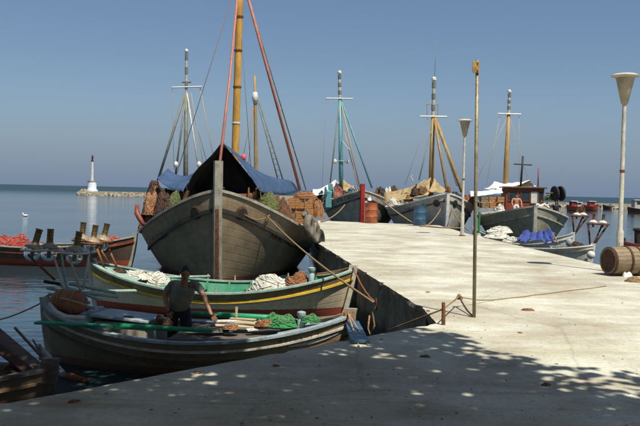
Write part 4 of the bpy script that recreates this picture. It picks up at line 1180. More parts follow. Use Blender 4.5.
# ================================================================== people
def skin_body(nodes, edges, root, sub=2):
    """one continuous surface grown on a skeleton: nodes name -> (point, radius)"""
    names = list(nodes)
    me = bpy.data.meshes.new('skeleton')
    me.from_pydata([Vector(nodes[k][0]) for k in names], [(names.index(a), names.index(b)) for a, b in edges], [])
    ob = bpy.data.objects.new('skeleton', me); C.objects.link(ob)
    sk = ob.modifiers.new('skin', 'SKIN'); sk.use_smooth_shade = True
    for i, k in enumerate(names):
        r = nodes[k][1]; r = r if isinstance(r, tuple) else (r, r)
        me.skin_vertices[0].data[i].radius = r
        me.skin_vertices[0].data[i].use_root = (k == root)
    ss = ob.modifiers.new('sub', 'SUBSURF'); ss.levels = sub; ss.render_levels = sub
    bpy.context.view_layer.update()
    out = bpy.data.meshes.new_from_object(ob.evaluated_get(bpy.context.evaluated_depsgraph_get()))
    bpy.data.objects.remove(ob)
    return out

def make_person(J, label, skin='skin', shirt='shirt_grey', trousers='cloth_dark', k=1.0, face=Vector((0, -1, -0.3)), hands=True, sleeves=0.75):
    """J: joints in world space (head, neck, chest, pelvis, shoulder/elbow/wrist l+r, hip/knee/ankle l+r)"""
    base = Vector((J['pelvis'].x, J['pelvis'].y, min(J['ankle_l'].z, J['ankle_r'].z) - 0.08 * k))
    rt = thing('person', label, 'person', base)
    f = face.normalized()
    body = MB()
    tk_ = 0.80 if shirt else 1.0
    n = {'pelvis': (J['pelvis'], (.125 * k, .088 * k)), 'chest': (J['chest'], (.165 * k * tk_, .115 * k * tk_)), 'neck': (J['neck'], .058 * k), 'skull': (J['neck'].lerp(J['head'], .6), .06 * k)}
    e = [('pelvis', 'chest'), ('chest', 'neck'), ('neck', 'skull')]
    for s in 'lr':
        for a, r in (('shoulder', .062 * tk_), ('elbow', .043), ('wrist', .030), ('hip', .076), ('knee', .058), ('ankle', .042)):
            n[f'{a}_{s}'] = (J[f'{a}_{s}'], r * k)
        n[f'toe_{s}'] = (J[f'ankle_{s}'] + Vector((0, -0.17 * k, -0.05 * k)), .035 * k)
        e += [('chest', f'shoulder_{s}'), (f'shoulder_{s}', f'elbow_{s}'), (f'elbow_{s}', f'wrist_{s}'), ('pelvis', f'hip_{s}'), (f'hip_{s}', f'knee_{s}'), (f'knee_{s}', f'ankle_{s}'), (f'ankle_{s}', f'toe_{s}')]
        if hands:
            d = (J[f'wrist_{s}'] - J[f'elbow_{s}']).normalized()
            side = d.cross(f).normalized(); fr = side.cross(d).normalized()
            tip = J.get(f'reach_{s}')
            if tip is not None: d2 = tip.normalized()
            else: d2 = d
            side = d2.cross(f).normalized(); fr = side.cross(d2).normalized()
            pal = J[f'wrist_{s}'] + d2 * .05 * k
            n[f'palm_{s}'] = (pal, (.036 * k, .018 * k)); e.append((f'wrist_{s}', f'palm_{s}'))
            for q, (off, ln) in enumerate(((-.030, .070), (-.010, .082), (.010, .078), (.030, .060))):
                b0 = pal + side * off * k + d2 * .04 * k
                b1 = b0 + d2 * ln * .5 * k + fr * .008 * k; b2 = b1 + (d2 * .8 + fr * -.5).normalized() * ln * .5 * k
                ch = skin_body({'a': (b0 - d2 * .03 * k, .009 * k), 'b': (b0, .0095 * k), 'c': (b1, .009 * k), 'd': (b2, .0075 * k)}, [('a', 'b'), ('b', 'c'), ('c', 'd')], 'a', 1)
                body.add_mesh(ch)
            th0 = pal - side * .028 * k - d2 * .02 * k * 0
            ch = skin_body({'a': (th0, .011 * k), 'b': (th0 - side * .028 * k + d2 * .022 * k, .0105 * k), 'c': (th0 - side * .032 * k + d2 * .052 * k - fr * .01 * k, .0085 * k)}, [('a', 'b'), ('b', 'c')], 'a', 1)
            body.add_mesh(ch)
    body.add_mesh(skin_body(n, e, 'pelvis', 2))
    # head with brow, nose, chin, ears
    hc = J['head']; upv = (J['head'] - J['neck']).normalized()
    zax = (upv - f * upv.dot(f)).normalized(); xax = f.cross(zax).normalized()
    hm = Matrix((xax, f, zax)).transposed()
    nu_, nv_ = 20, 16
    rings = []
    for j in range(nv_ + 1):
        ph = math.pi * j / nv_
        row = []
        for i in range(nu_):
            th_ = math.tau * i / nu_
            d_ = Vector((math.sin(ph) * math.sin(th_), math.sin(ph) * math.cos(th_), math.cos(ph)))
            q = Vector((d_.x * .075, d_.y * .095, d_.z * .118))
            if d_.z < -0.1 and d_.y > -0.2: q.x *= 1 - 0.30 * (-d_.z); q.y *= 1.02
            if d_.z < -0.2 and d_.y < 0: q.y *= 0.75
            if d_.y > 0.8:
                if abs(d_.x) < 0.2 and -0.35 < d_.z < 0.10: q.y += 0.026 * (1 - abs(d_.x) / .2) * (1 - (d_.z + 0.30) ** 2 * 4 if d_.z > -0.3 else 1)
                if 0.10 < abs(d_.x) < 0.42 and -0.05 < d_.z < 0.18: q.y -= 0.010
                if abs(d_.x) < 0.25 and -0.62 < d_.z < -0.50: q.y -= 0.008
            row.append(body.p(hc + hm @ (q * k)))
        rings.append(row)
    for j in range(nv_):
        for i in range(nu_): body.face(rings[j][i], rings[j + 1][i], rings[j + 1][(i + 1) % nu_], rings[j][(i + 1) % nu_])
    for sx in (-1, 1):
        body.lathe([(.004 * k, -.008 * k), (.026 * k, 0), (.030 * k, .006 * k), (.014 * k, .012 * k)], hc + hm @ Vector((sx * .076 * k, -.005 * k, -.005 * k)), hm @ Vector((sx, -.3, 0)), 8)
    bd = body.build('body', skin, rt, smooth=True)
    # hair cap, eyes, brows
    mb = MB(); rg = []
    for j in range(9):
        ph = math.pi * 0.60 * j / 8; row = []
        for i in range(20):
            th_ = math.tau * i / 20
            front = max(0, math.cos(th_))
            p2 = ph * (1 - 0.56 * front)
            d_ = Vector((math.sin(p2) * math.sin(th_), math.sin(p2) * math.cos(th_), math.cos(p2)))
            j_ = 1.03 + (0.05 * noise.noise(d_ * 4) + 0.02 * noise.noise(d_ * 13)) * math.sin(p2)
            row.append(mb.p(hc + hm @ (Vector((d_.x * .078, d_.y * .097, d_.z * .121)) * j_ * k)))
        rg.append(row)
    for j in range(8):
        for i in range(20): mb.face(rg[j][i], rg[j + 1][i], rg[j + 1][(i + 1) % 20], rg[j][(i + 1) % 20])
    mb.build('hair', 'hair', rt, smooth=True)
    mb = MB()
    for sx in (-1, 1):
        mb.lathe([(.002 * k, -.004 * k), (.008 * k, 0), (.002 * k, .003 * k)], hc + hm @ Vector((sx * .031 * k, .082 * k, .008 * k)), hm @ Vector((0, 1, 0)), 8)
        mb.box(hc + hm @ Vector((sx * .031 * k, .086 * k, .030 * k)), (.030 * k, .006 * k, .005 * k), hm)
    mb.build('eyes_and_brows', 'hair', rt)
    # shirt and trousers follow the body
    if shirt:
        n2 = {'pelvis': (J['pelvis'].lerp(J['chest'], -.12), (.180 * k, .146 * k)), 'chest': (J['chest'], (.180 * k, .132 * k)), 'collar': (J['chest'].lerp(J['neck'], .72), .078 * k)}
        e2 = [('pelvis', 'chest'), ('chest', 'collar')]
        for s in 'lr':
            n2[f's_{s}'] = (J[f'shoulder_{s}'], .070 * k); n2[f'e_{s}'] = (J[f'shoulder_{s}'].lerp(J[f'elbow_{s}'], sleeves), .060 * k)
            e2 += [('chest', f's_{s}'), (f's_{s}', f'e_{s}')]
        mb = MB(); mb.add_mesh(skin_body(n2, e2, 'pelvis', 3))
        mb.v = [v + Vector((0.5, -0.5, 0.3)) * 0.026 * k * noise.noise(Vector((v.x * 9, v.y * 9, v.z * 16))) + Vector((0.2, -0.8, 0)) * 0.010 * k * noise.noise(v * 26) for v in mb.v]; mb.build('shirt', shirt, rt, smooth=True)
    n3 = {'waist': (J['pelvis'].lerp(J['chest'], .22), (.160 * k, .126 * k)), 'pelvis': (J['pelvis'], (.172 * k, .138 * k))}
    e3 = [('waist', 'pelvis')]
    for s in 'lr':
        n3[f'h_{s}'] = (J[f'hip_{s}'], .112 * k); n3[f'k_{s}'] = (J[f'knee_{s}'], .078 * k); n3[f'a_{s}'] = (J[f'ankle_{s}'] + Vector((0, 0, .04 * k)), .066 * k)
        e3 += [('pelvis', f'h_{s}'), (f'h_{s}', f'k_{s}'), (f'k_{s}', f'a_{s}')]
    mb = MB(); mb.add_mesh(skin_body(n3, e3, 'pelvis', 2)); mb.build('trousers', trousers, rt, smooth=True)
    return rt

# ================================================================== small boats right of the pier
def lamp_at(base_pt, axis, s=1.0, label='', group='gas lamps', dome_m='enamel', glass=True):
    """fishing lamp: globe hanging under a dome, chimney on top; base_pt is the dome's centre"""
    ax = Vector(axis).normalized()
    t = thing('fishing_lamp', label, 'lamp', base_pt - Vector((0, 0, 0.30 * s)), 0, group)
    mb = MB(); mb.lathe([(0.19 * s, -0.05 * s), (0.195 * s, -0.03 * s), (0.15 * s, 0.025 * s), (0.085 * s, 0.05 * s), (0.075 * s, 0.08 * s)], base_pt, ax, 18); smooth_angle(mb.build('dome', dome_m, t))
    mb = MB(); mb.lathe([(0.078 * s, 0.07 * s), (0.066 * s, 0.09 * s), (0.066 * s, 0.33 * s), (0.074 * s, 0.335 * s), (0.074 * s, 0.355 * s), (0.05 * s, 0.355 * s)], base_pt, ax, 14)
    ch = smooth_angle(mb.build('chimney', 'brass', t))
    mb = MB()
    for q in (0.15, 0.22, 0.29): mb.lathe([(0.068 * s, (q - .006) * s), (0.070 * s, q * s), (0.068 * s, (q + .006) * s)], base_pt, ax, 12)
    mb.build('chimney_ring', 'rust_dark', ch)
    if glass:
        mb = MB(); mb.lathe([(0.08 * s, -0.05 * s), (0.14 * s, -0.10 * s), (0.165 * s, -0.17 * s), (0.14 * s, -0.25 * s), (0.07 * s, -0.31 * s), (0.02 * s, -0.32 * s)], base_pt, ax, 16)
        smooth_angle(mb.build('globe', 'lamp_glass', t))
    mb = MB(); mb.lathe([(0.05 * s, -0.26 * s), (0.05 * s, -0.06 * s)], base_pt, ax, 8); mb.build('burner', 'brass', t)
    return t

def rack(label, ring_pts, legs, m_ring='paint_palelamp', m_leg='paint_palelamp', r=0.022, leg_ms=None):
    c_ = sum((Vector(a) for a, b in legs), Vector()) / len(legs)
    t = thing('lamp_rack', label, 'rack', c_)
    for c, rad in ring_pts:
        mb = MB(); mb.tube([Vector(c) + Vector((rad * math.cos(a * math.tau / 18), rad * math.sin(a * math.tau / 18), 0)) for a in range(19)], r, 6); mb.build('ring', m_ring, t, smooth=True)
    for i, (a, b) in enumerate(legs):
        mb = MB(); mb.tube([a, b], r * 1.05, 6); mb.build('leg', (leg_ms[i] if leg_ms else m_leg), t, smooth=True)
    for (c0, _), (c1, _) in zip(ring_pts, ring_pts[1:]):
        mb = MB(); mb.tube([c0, c1], r * 0.9, 6); mb.build('cross_bar', m_ring, t)
    return t

def small_boat(label, bow, stern, B, zb, zm, zs, hm, cap_m, in_m, stem_m='paint_grey', rails=(), name='rowing_boat', ribs=7, floor=0.12, thw=(0.3, 0.55, 0.75), thw_m='wood', **kw):
    bow, stern = Vector(bow[:2]), Vector(stern[:2]); L = (bow - stern).length; d = bow - stern
    args = dict(tm=0.5, depth=0.40, nb=2.1, mbx=0.72, ns=2.2, msx=0.66, e0=0.42, e1=0.80, rb=0.30, rs=0.22)
    args.update(kw)
    bt = Boat(L, B, zb, zm, zs, (bow.x, bow.y), math.atan2(d.y, d.x), **args)
    rt = thing(name, label, 'boat', (bt.cx, bt.cy, 0), bt.rz)
    build_hull(bt, rt, hm, cap_m, in_m, stem_m, rails=rails, cap=(0.085, 0.025, 0.035), stem_up=0.12, stem_w=0.085, stem_d=0.085, th=0.035, stern_up=0.08, floor_z=floor, ribs=ribs,
               thwarts=[(t, 0.16, 0.24, thw_m) for t in thw], deck_mat=thw_m)
    return bt, rt

e1, e1r = small_boat('white rowing boat with bright blue cover, nearest of two beside the pier', at(478, 242, 33.4), at(593, 250, 31.2), 1.75, 0.95, 0.62, 0.80, 'hull_white', 'paint_white', 'paint_white', 'paint_white', rails=((0.16, 0.03, 0.05, 'paint_brown'),))
e2, e2r = small_boat('pale rowing boat behind the blue covered one, under the olive bow', at(474, 232, 37.0), at(573, 233, 35.2), 1.8, 1.1, 0.70, 1.05, 'hull_white', 'paint_mint', 'paint_mint', 'paint_white', rails=((0.14, 0.03, 0.05, 'paint_cream'),))
tent('blue_cover', at(523, 231.5, 32.4), at(550, 228.5, 31.8), ((at(515, 242, 31.9), at(556, 243.5, 31.2)), (at(524, 236, 33.2), at(556, 236, 32.8))), 'tarp_brightblue', 'bright blue folded cover over the small white boat', 'cover', 0.10, seed=31, pleat=0.10)
for (px, py) in ((548, 229), (558, 242)):
    pass
mb = MB(); mb.tube([at(549, 228, 31.8), at(558, 243, 31.6)], 0.03, 6); tag(mb.build('oar', 'wood_orange', None), 'short brown oar leaning on the blue cover', 'oar')
heap('net_pile', at(497, 238, 33.2), 0.50, 0.40, 0.24, 'net_white', 'white net piled in the bow of the blue covered boat', 'net', 40, seed=33, sr=0.02)
heap('net_pile', at(510, 241.5, 32.6), 0.35, 0.32, 0.20, 'net_white', 'small white net heap against the blue cover', 'net', 30, seed=34, sr=0.02)
heap('net_pile', at(500, 232.5, 36.3), 0.6, 0.4, 0.26, 'net_white', 'cream net piled in the pale boat behind', 'net', 30, seed=35, sr=0.02)
heap('net_pile', at(577, 248, 31.4), 0.35, 0.3, 0.22, 'rust_dark', 'dark net in the stern of the blue covered boat', 'net', 30, seed=36, sr=0.02)
mb = MB(); mb.lathe([(0.05, 0), (0.12, 0.08), (0.14, 0.2), (0.10, 0.3), (0.03, 0.34)], at(569, 247, 31.6), n=12); tag(mb.build('float', 'paint_greyblue', None, smooth=True), 'pale blue float in the stern of the blue covered boat', 'float')
mb = MB(); mb.lathe([(0.04, -.16), (0.14, -0.1), (0.16, 0.0), (0.14, 0.1), (0.04, .16)], at(591, 255, 30.9), n=12); tag(mb.build('float', 'paint_white', None, smooth=True), 'white float hung on the stern of the blue covered boat', 'float')
for (pts, D, legs, lab, nm) in (
        (((577, 214), (583.5, 214)), 35.3, ((574, 233.5), (574.5, 234), (575, 234)), 'lamp rack on the stern of the pale boat behind', 'farther'),
        (((593.5, 221.5), (603, 222)), 31.4, ((590.5, 249), (591, 249.5), (591.5, 249.5)), 'lamp rack on the stern of the blue covered boat', 'nearer')):
    rp_ = []
    for i, (px, py) in enumerate(pts):
        c_ = at(px, py, D + 0.25 * i)
        lamp_at(c_, (0.08, 0, 1), 0.85, f'{"left" if i == 0 else "right"} lamp of the {nm} pair of white domed lamps over the water', 'lamps of the right hand boats', 'paint_white', False)
        rp_.append((c_ - Vector((0, 0, 0.09)), 0.23))
    lg = []
    for i, (px, py) in enumerate(legs):
        tgt = rp_[min(i, 1)][0] + Vector(((-0.2, 0.2, 0.05)[i], (0, 0, 0.2)[i], 0))
        lg.append((at(px, py, D), tgt))
    rack(lab, rp_, lg, 'rust', 'rust_dark', 0.035)
# red boat entering the frame beyond the barrel
b6, r6 = small_boat('red brown boat at the right edge beyond the wooden barrel', at(622, 245, 22.5), at(760, 250, 23.5), 2.0, 1.45, 1.15, 1.3, 'hull_red', 'paint_redbrown', 'paint_redbrown', 'paint_dark', depth=0.5)
mb = MB(); mb.tube([at(638, 245, 22.7), at(638, 231, 22.7)], 0.10, 10); mb.lathe([(0.1, 0), (0.14, 0.03), (0.14, 0.08), (0.08, 0.1)], at(638, 231.5, 22.7), n=12); mb.build('bollard_post', 'paint_dark', r6)

# boats moored along the far mole on the right
def mole_boat(px0, px1, D, hm, top_m, label, cabin=None):
    a, b = at(px0, 206, D), at(px1, 206, D)
    bt, rt = small_boat(label, b, a, 2.4, 1.25, 0.8, 1.1, hm, top_m, top_m, 'paint_dark', name='fishing_boat', ribs=0, floor=0.5, thw=(), depth=0.6)
    if cabin:
        for (f, w_, h_, m_) in cabin:
            x = (f - 0.5) * bt.L
            mb = MB(bt.M); mb.box((x, 0, 0.6 + h_ / 2), (w_, 1.6, h_)); cb = mb.build('cabin', m_, rt, bevel=0.08)
            mb = MB(bt.M); mb.box((x, 0, 0.63 + h_), (w_ + 0.3, 1.9, 0.12)); mb.build('cabin_roof', 'paint_white' if m_ != 'paint_white' else 'paint_cream', cb)
            mb = MB(bt.M); mb.box((x, -0.81, 0.7 + h_ * 0.65), (w_ * 0.5, 0.03, h_ * 0.3)); mb.build('window', 'glass_window', cb)
    return bt, rt
mole_boat(567, 584, 150, 'hull_red', 'net_red', 'red boat with low cabin moored left at the far mole', ((0.35, 1.0, 1.2, 'net_red'), (0.65, 0.8, 1.0, 'paint_cream')))
mole_boat(584, 598, 156, 'hull_red', 'paint_redbrown', 'red boat with dark cabin second from left at the far mole', ((0.5, 1.1, 1.2, 'paint_red'),))
mole_boat(628, 655, 140, 'hull_dark', 'paint_white', 'dark boat with white cabin at the right end of the far mole', ((0.35, 1.6, 1.7, 'paint_cream'),))
mole_boat(603, 612, 172, 'hull_dark', 'paint_cream', 'tiny dark boat lying between the red boats and the lamp pole', None)

# ================================================================== left: red-topped boat
rb_, rbr = small_boat('long dark boat with red nets lying left of the big boat', at(135, 237, 27.0), at(-50, 245, 27.6), 2.1, 1.02, 0.62, 0.85, 'hull_dark', 'paint_grey', 'wood_grey', 'paint_grey', rails=((0.16, 0.03, 0.05, 'paint_redbrown'),), e1=0.7)
heap('net_pile', at(14, 250, 27.2), 0.75, 0.55, 0.55, 'net_red', 'large red net pile at the left edge in the dark boat', 'net', 90, seed=41, sr=0.016)
heap('net_pile', at(-14, 250, 27.2), 0.75, 0.55, 0.60, 'net_red', 'red net pile cut by the left frame edge', 'net', 60, seed=42, sr=0.016)
heap('net_pile', at(38, 252, 27.2), 0.45, 0.5, 0.34, 'net_brown', 'brown red net next to the large red pile', 'net', 50, seed=43, sr=0.016)
heap('net_pile', at(112, 244, 27.0), 0.45, 0.4, 0.30, 'net_red', 'small red net in the bow of the dark boat', 'net', 40, seed=44, sr=0.016)
rope_thing(sag(at(30, 243, 27), at(60, 247, 26.9), 0.0), 0.03, 'wood_pale', 'pale oar lying along the dark boat', 'oar', 'oar')

# ================================================================== green boat
gb, gbr = small_boat('cream boat with yellow stripe and green inside moored bow to the pier', at(353, 273, 17.2), at(92, 268, 17.6), 2.3, 1.00, 0.55, 1.02, 'hull_cream', 'paint_mint', 'paint_seagreen', 'paint_cream',
                     rails=((0.17, 0.035, 0.045, 'paint_yellow'), (0.225, 0.022, 0.02, 'paint_cream')), thw_m='paint_seagreen', ribs=9, pz=1.9, mbx=0.68, e1=0.75, rb=0.36)
# brown sheer strake between cap and yellow line
for side in (1, -1):
    mb = MB(gb.M); ts = tsamp(40)[1:-1]
    rows = [[mb.p(gb.P(t, gb.ut(t, gb.zs(t) - dz), side, 0.007)) for dz in (0.0, 0.05, 0.10, 0.152)] for t in ts]
    for i in range(len(rows) - 1):
        for j in range(3): mb.face(rows[i][j], rows[i + 1][j], rows[i + 1][j + 1], rows[i][j + 1])
    mat('paint_olive', (0.27, 0.21, 0.10), 0.6, 0.3, 5); mb.build('sheer_strake', 'paint_olive', gbr, smooth=True)
# decks of the boat at both ends
def end_deck(bt, rt, t0, t1, drop, m, name):
    mb = MB(bt.M); g = []
    for i in range(9):
        t = t0 + (t1 - t0) * i / 8; z = bt.zs(t) - drop; p = bt.P(t, bt.ut(t, z), 1, -0.03)
        g.append([mb.p((p.x, p.y * k / 3, z + 0.03 * (1 - (k / 3) ** 2))) for k in range(-3, 4)])
    for i in range(8):
        for k in range(6): mb.face(g[i][k], g[i + 1][k], g[i + 1][k + 1], g[i][k + 1])
    mb.build(name, m, rt)
end_deck(gb, gbr, 0.80, 0.985, 0.07, 'paint_seagreen', 'fore_deck')
end_deck(gb, gbr, 0.015, 0.20, 0.05, 'paint_mint', 'aft_deck')
def samson(bt, rt, t, y, m='paint_greyblue', h=0.28, r=0.055):
    p = bt.P(t, 1, 1); c_ = bt.W(p.x, y, p.z - 0.08)
    mb = MB(); mb.lathe([(r, 0), (r, h * .55), (r * .75, h * .62), (r * .8, h * .7), (r * 1.15, h * .8), (r * 1.1, h * .95), (r * .5, h)], c_, n=12); smooth_angle(mb.build('samson_post', m, rt))
samson(gb, gbr, 0.845, 0.0, h=0.36, r=0.07)
for i in range(5):      # thole pins
    t = 0.3 + i * 0.11
    for side in (1, -1):
        p = gb.P(t, 1, side, -0.03); mb = MB(gb.M); mb.tube([p + Vector((0, 0, -.05)), p + Vector((0, 0, .13))], 0.016, 6); mb.build('thole_pin', 'wood_pale', gbr)
heap('net_pile', at(274, 291, 17.5), 0.55, 0.42, 0.40, 'net_white', 'white net heaped inside the cream boat forward', 'net', 90, seed=45)
heap('net_pile', at(297, 287, 17.4), 0.30, 0.28, 0.30, 'rope_rust', 'brown rope coil heap behind the samson post of the cream boat', 'rope', 60, seed=46)
heap('net_pile', at(157, 284, 17.8), 0.35, 0.3, 0.30, 'net_white', 'small pale net bundle beside the man in the cream boat', 'net', 50, seed=47)
heap('net_pile', at(135, 279, 17.6), 0.30, 0.25, 0.18, 'net_white', 'thin white net on the after deck of the cream boat', 'net', 40, seed=48)
heap('net_pile', at(118, 274, 17.6), 0.22, 0.22, 0.12, 'rust_dark', 'dark coil on the after deck of the cream boat', 'net', 30, seed=49)
mb = MB(); mb.tube([at(210, 276.5, 18.2), at(135, 278, 18.3)], 0.03, 8); mb.box(at(125, 278.2, 18.3), (0.45, 0.1, 0.025)); tag(mb.build('oar', 'paint_mint', None), 'mint oar lying along the far side of the cream boat', 'oar')
mb = MB(); mb.tube([at(186, 290, 17.3), at(102, 291.5, 16.2)], 0.035, 8); tag(mb.build('pole', 'paint_mint', None), 'pale mint pole reaching from the cream boat over the near stern', 'pole')
# rack and lamps on the green boat's stern
lam2 = ((82, 237, 0.08, 17.6), (93, 240, 0.16, 17.3), (103.5, 238, 0.24, 17.5))
rp_ = []
for i, (px, py, lean, D) in enumerate(lam2):
    c_ = at(px, py, D)
    lamp_at(c_, (lean, 0.05, 1), 0.92, ['lamp at the left end of the cream boat rack', 'middle lamp of the cream boat rack, lowest of three', 'rightmost lamp with chimney leaning right on the cream boat rack'][i], 'lamps of the left hand boats')
    rp_.append((c_ - Vector((0, 0, 0.07)), 0.20))
rack('rusty orange lamp rack on the stern of the cream boat', rp_, [(at(94, 272, 17.5), rp_[0][0] + Vector((0.1, 0, 0))), (at(108, 262, 17.4), at(97, 244, 17.3)), (at(104, 268, 17.3), at(96, 246, 17.2)), (at(118, 270, 17.6), at(106, 243, 17.6))], 'rust', 'rope_rust', 0.026)

# ================================================================== near boat
nb, nbr = small_boat('shaded grey brown boat with the man standing in it, nearest the quay', at(350, 320, 11.75), at(46, 308, 12.35), 1.85, 0.86, 0.52, 0.88, 'hull_near', 'paint_greyblue', 'paint_grey', 'paint_grey',
                     rails=((0.12, 0.025, 0.03, 'paint_cream'), (0.28, 0.028, 0.035, 'paint_brown')), ribs=9, thw=(0.22, 0.62, 0.80), thw_m='paint_greyblue', mbx=0.66, msx=0.60, e1=0.74, rb=0.28, floor=0.06)
hull_text(nb, nbr, 'ΒΑΓΕΛΙΩ 711', 0.80, 0.50, 0.115, -1, 'letters', slant=0.0)
end_deck(nb, nbr, 0.78, 0.985, 0.06, 'paint_greyblue', 'fore_deck')
end_deck(nb, nbr, 0.015, 0.17, 0.06, 'paint_greyblue', 'aft_deck')
samson(nb, nbr, 0.845, 0.05, h=0.30, r=0.06)
# sunlight catching the bow strake, painted on as a white streak
mb = MB(nb.M); rows = []
for i in range(14):
    t = 0.83 + 0.15 * i / 13; rows.append([mb.p(nb.P(t, nb.ut(t, nb.zs(t) - dz), -1, 0.012)) for dz in (0.165, 0.165 + 0.05 * math.sin(math.pi * min(1, (i + .6) / 13.5)) ** 0.6)])
for i in range(13): mb.face(rows[i][0], rows[i + 1][0], rows[i + 1][1], rows[i][1])
mb.build('sunlit_streak', 'paint_white', nbr)
# hatch cover
h0 = at(128, 312, 12.35); hz = 0.62
hb = thing('hatch_box', 'pale blue hatch box with sloping lid in the near boat behind the float', 'hatch', (h0.x, h0.y, 0.3), R(-4))
Mh = ROOTS[hb.name]
mb = MB(Mh)
mb.box((0, 0, 0.18), (0.80, 0.80, 0.36)); mb.build('box', 'paint_grey', hb, bevel=0.012)
mb = MB(Mh); mb.box((0, 0, 0.40), (0.90, 0.92, 0.045), Euler((R(-3), R(5), 0)).to_matrix()); ld = mb.build('lid', 'paint_greyblue', hb, bevel=0.01)
mb = MB(Mh); mb.box((0.1, -0.30, 0.43), (0.14, 0.05, 0.03)); mb.build('handle', 'iron', ld)
mb = MB(Mh); mb.box((-0.52, 0.02, 0.25), (0.10, 0.5, 0.5)); mb.build('side_step', 'paint_greyblue', hb, bevel=0.012)
# brown-orange float lying in the stern
fl = at(69, 302, 12.3)
ft = thing('float_barrel', 'orange brown barrel float lying in the stern of the near boat', 'float', fl - Vector((0, 0, 0.16)))
axf = Vector((0.97, -0.12, -0.10))
mb = MB(); mb.lathe([(0.04, -0.27), (0.11, -0.26), (0.16, -0.19), (0.185, -0.08), (0.185, 0.08), (0.16, 0.19), (0.11, 0.26), (0.04, 0.27)], fl, axf, 20); smooth_angle(mb.build('barrel', 'float_orange', ft), 60)
for q in (-0.12, 0.10):
    mb = MB(); mb.lathe([(0.178, q - 0.012), (0.196, q - 0.012), (0.196, q + 0.012), (0.178, q + 0.012)], fl, axf, 20); mb.build('hoop_rope', 'rope', ft)
mb = MB(); mb.tube([fl + axf * -0.25 + Vector((0, -0.05, 0.05)), at(66, 299, 12.05), at(84, 304.5, 12.05), at(95, 309, 12.1)], 0.014, 6); tag(mb.build('tie_rope', 'rope_pale', None, smooth=True), 'thin pale rope tied over the orange brown float', 'rope')
mb = MB(); mb.tube([at(41, 302, 12.4), at(49, 299, 12.4)], [0.05, 0.075], 10); tag(mb.build('stern_roller', 'paint_greyblue', None, smooth=True), 'grey knob sticking out of the near boat stern', 'knob')
# curved stern rail
mb = MB(); mb.tube([at(50, 304, 12.2), at(56, 312, 11.9), at(66, 317, 11.75), at(84, 318, 11.7)], 0.035, 8); tag(mb.build('stern_rail', 'paint_palelamp', None, smooth=True), 'pale curved rail round the stern under the float', 'rail')
# green oar along the near gunwale, with blade past the stern
a0, a1 = at(36, 322.5, 11.55), at(212, 330.5, 11.30)
og = thing('oar', 'long green oar laid along the near gunwale, blade past the stern', 'oar', a0)
mb = MB(); mb.beam([a0, a0.lerp(a1, 0.15), a0.lerp(a1, 0.42), a0.lerp(a1, 0.45)], 0.15, 0.035); mb.build('blade', 'paint_green', og, bevel=0.006)
mb = MB(); mb.tube([a0.lerp(a1, 0.44), a1], [0.045, 0.03], 8); mb.build('shaft', 'paint_green', og, smooth=True)
a0, a1 = at(186, 313, 12.9), at(288, 319.5, 12.3)
mb = MB(); mb.tube([a0, a0.lerp(a1, .5), a1], [0.035, 0.05, 0.06], 10); tag(mb.build('oar', 'paint_green', None, smooth=True), 'thick green oar shaft along the far side of the near boat', 'oar')
# green net heap and clutter
heap('net_pile', at(280, 325.5, 12.0), 0.32, 0.24, 0.15, 'net_green', 'bright green net heaped beside the samson post of the near boat', 'net', 110, seed=61, sr=0.009)
heap('net_pile', at(309, 321, 11.9), 0.17, 0.16, 0.09, 'net_green', 'little green yellow rope coil on the foredeck of the near boat', 'net', 60, seed=62, sr=0.008)
for i, (px, py, w_, d_, rz, m_, lab) in enumerate(((236, 326, 0.62, 0.13, 8, 'wood_pale', 'long pale board on the near boat thwart'), (252, 323, 0.50, 0.15, -6, 'wood_pale', 'pale board lying across toward the green net'), (228, 321, 0.38, 0.12, 14, 'net_white', 'white board just beyond the man\'s hand'), (258, 329, 0.34, 0.12, 20, 'net_white', 'short white board nearest the gunwale'), (243, 319, 0.40, 0.10, -12, 'wood_pale', 'pale board at the far side under the green oar'))):
    mb = MB(Matrix.Translation(at(px, py, 11.9 + (328 - py) * 0.03)) @ Matrix.Rotation(R(rz), 4, 'Z')); mb.box((0, 0, 0), (w_, d_, 0.02), Euler((rnd.uniform(-.1, .1), rnd.uniform(-.08, .08), 0)).to_matrix())
    tag(mb.build('board', m_, None, bevel=0.003), lab, 'board')
heap('net_pile', at(231, 329, 11.75), 0.13, 0.11, 0.06, 'net_orange', 'brown rope coil on the boards before the man', 'rope', 50, seed=63, sr=0.008)
heap('net_pile', at(265, 326, 11.9), 0.15, 0.12, 0.10, 'net_orange', 'orange brown net scrap left of the green net', 'net', 50, seed=64, sr=0.008)
heap('net_pile', at(208, 331, 11.8), 0.30, 0.15, 0.09, 'paint_dark', 'black cloth under the man\'s hand', 'cloth', 20, seed=65, sr=0.008)
heap('net_pile', at(163, 327, 11.9), 0.16, 0.14, 0.16, 'rust_dark', 'dark bundle left of the man\'s legs', 'bundle', 30, seed=66, sr=0.008)
mb = MB(); mb.tube([at(236, 322, 12.2), at(236.5, 307, 12.2)], 0.022, 8); tag(mb.build('thole_pin', 'wood_pale', None), 'pale upright pin between the man and the green net', 'pin')
heap('net_pile', at(347, 324, 11.72), 0.12, 0.10, 0.20, 'rope_rust', 'orange brown rag rope wrapped on the near boat stem', 'rope', 40, seed=67, sr=0.010)
# boards at the bow thwart to carry the boards and nets
mb = MB(nb.M); mb.box((0.55, 0, 0.52), (1.5, 1.35, 0.03)); mb.build('working_platform', 'wood_grey', nbr)
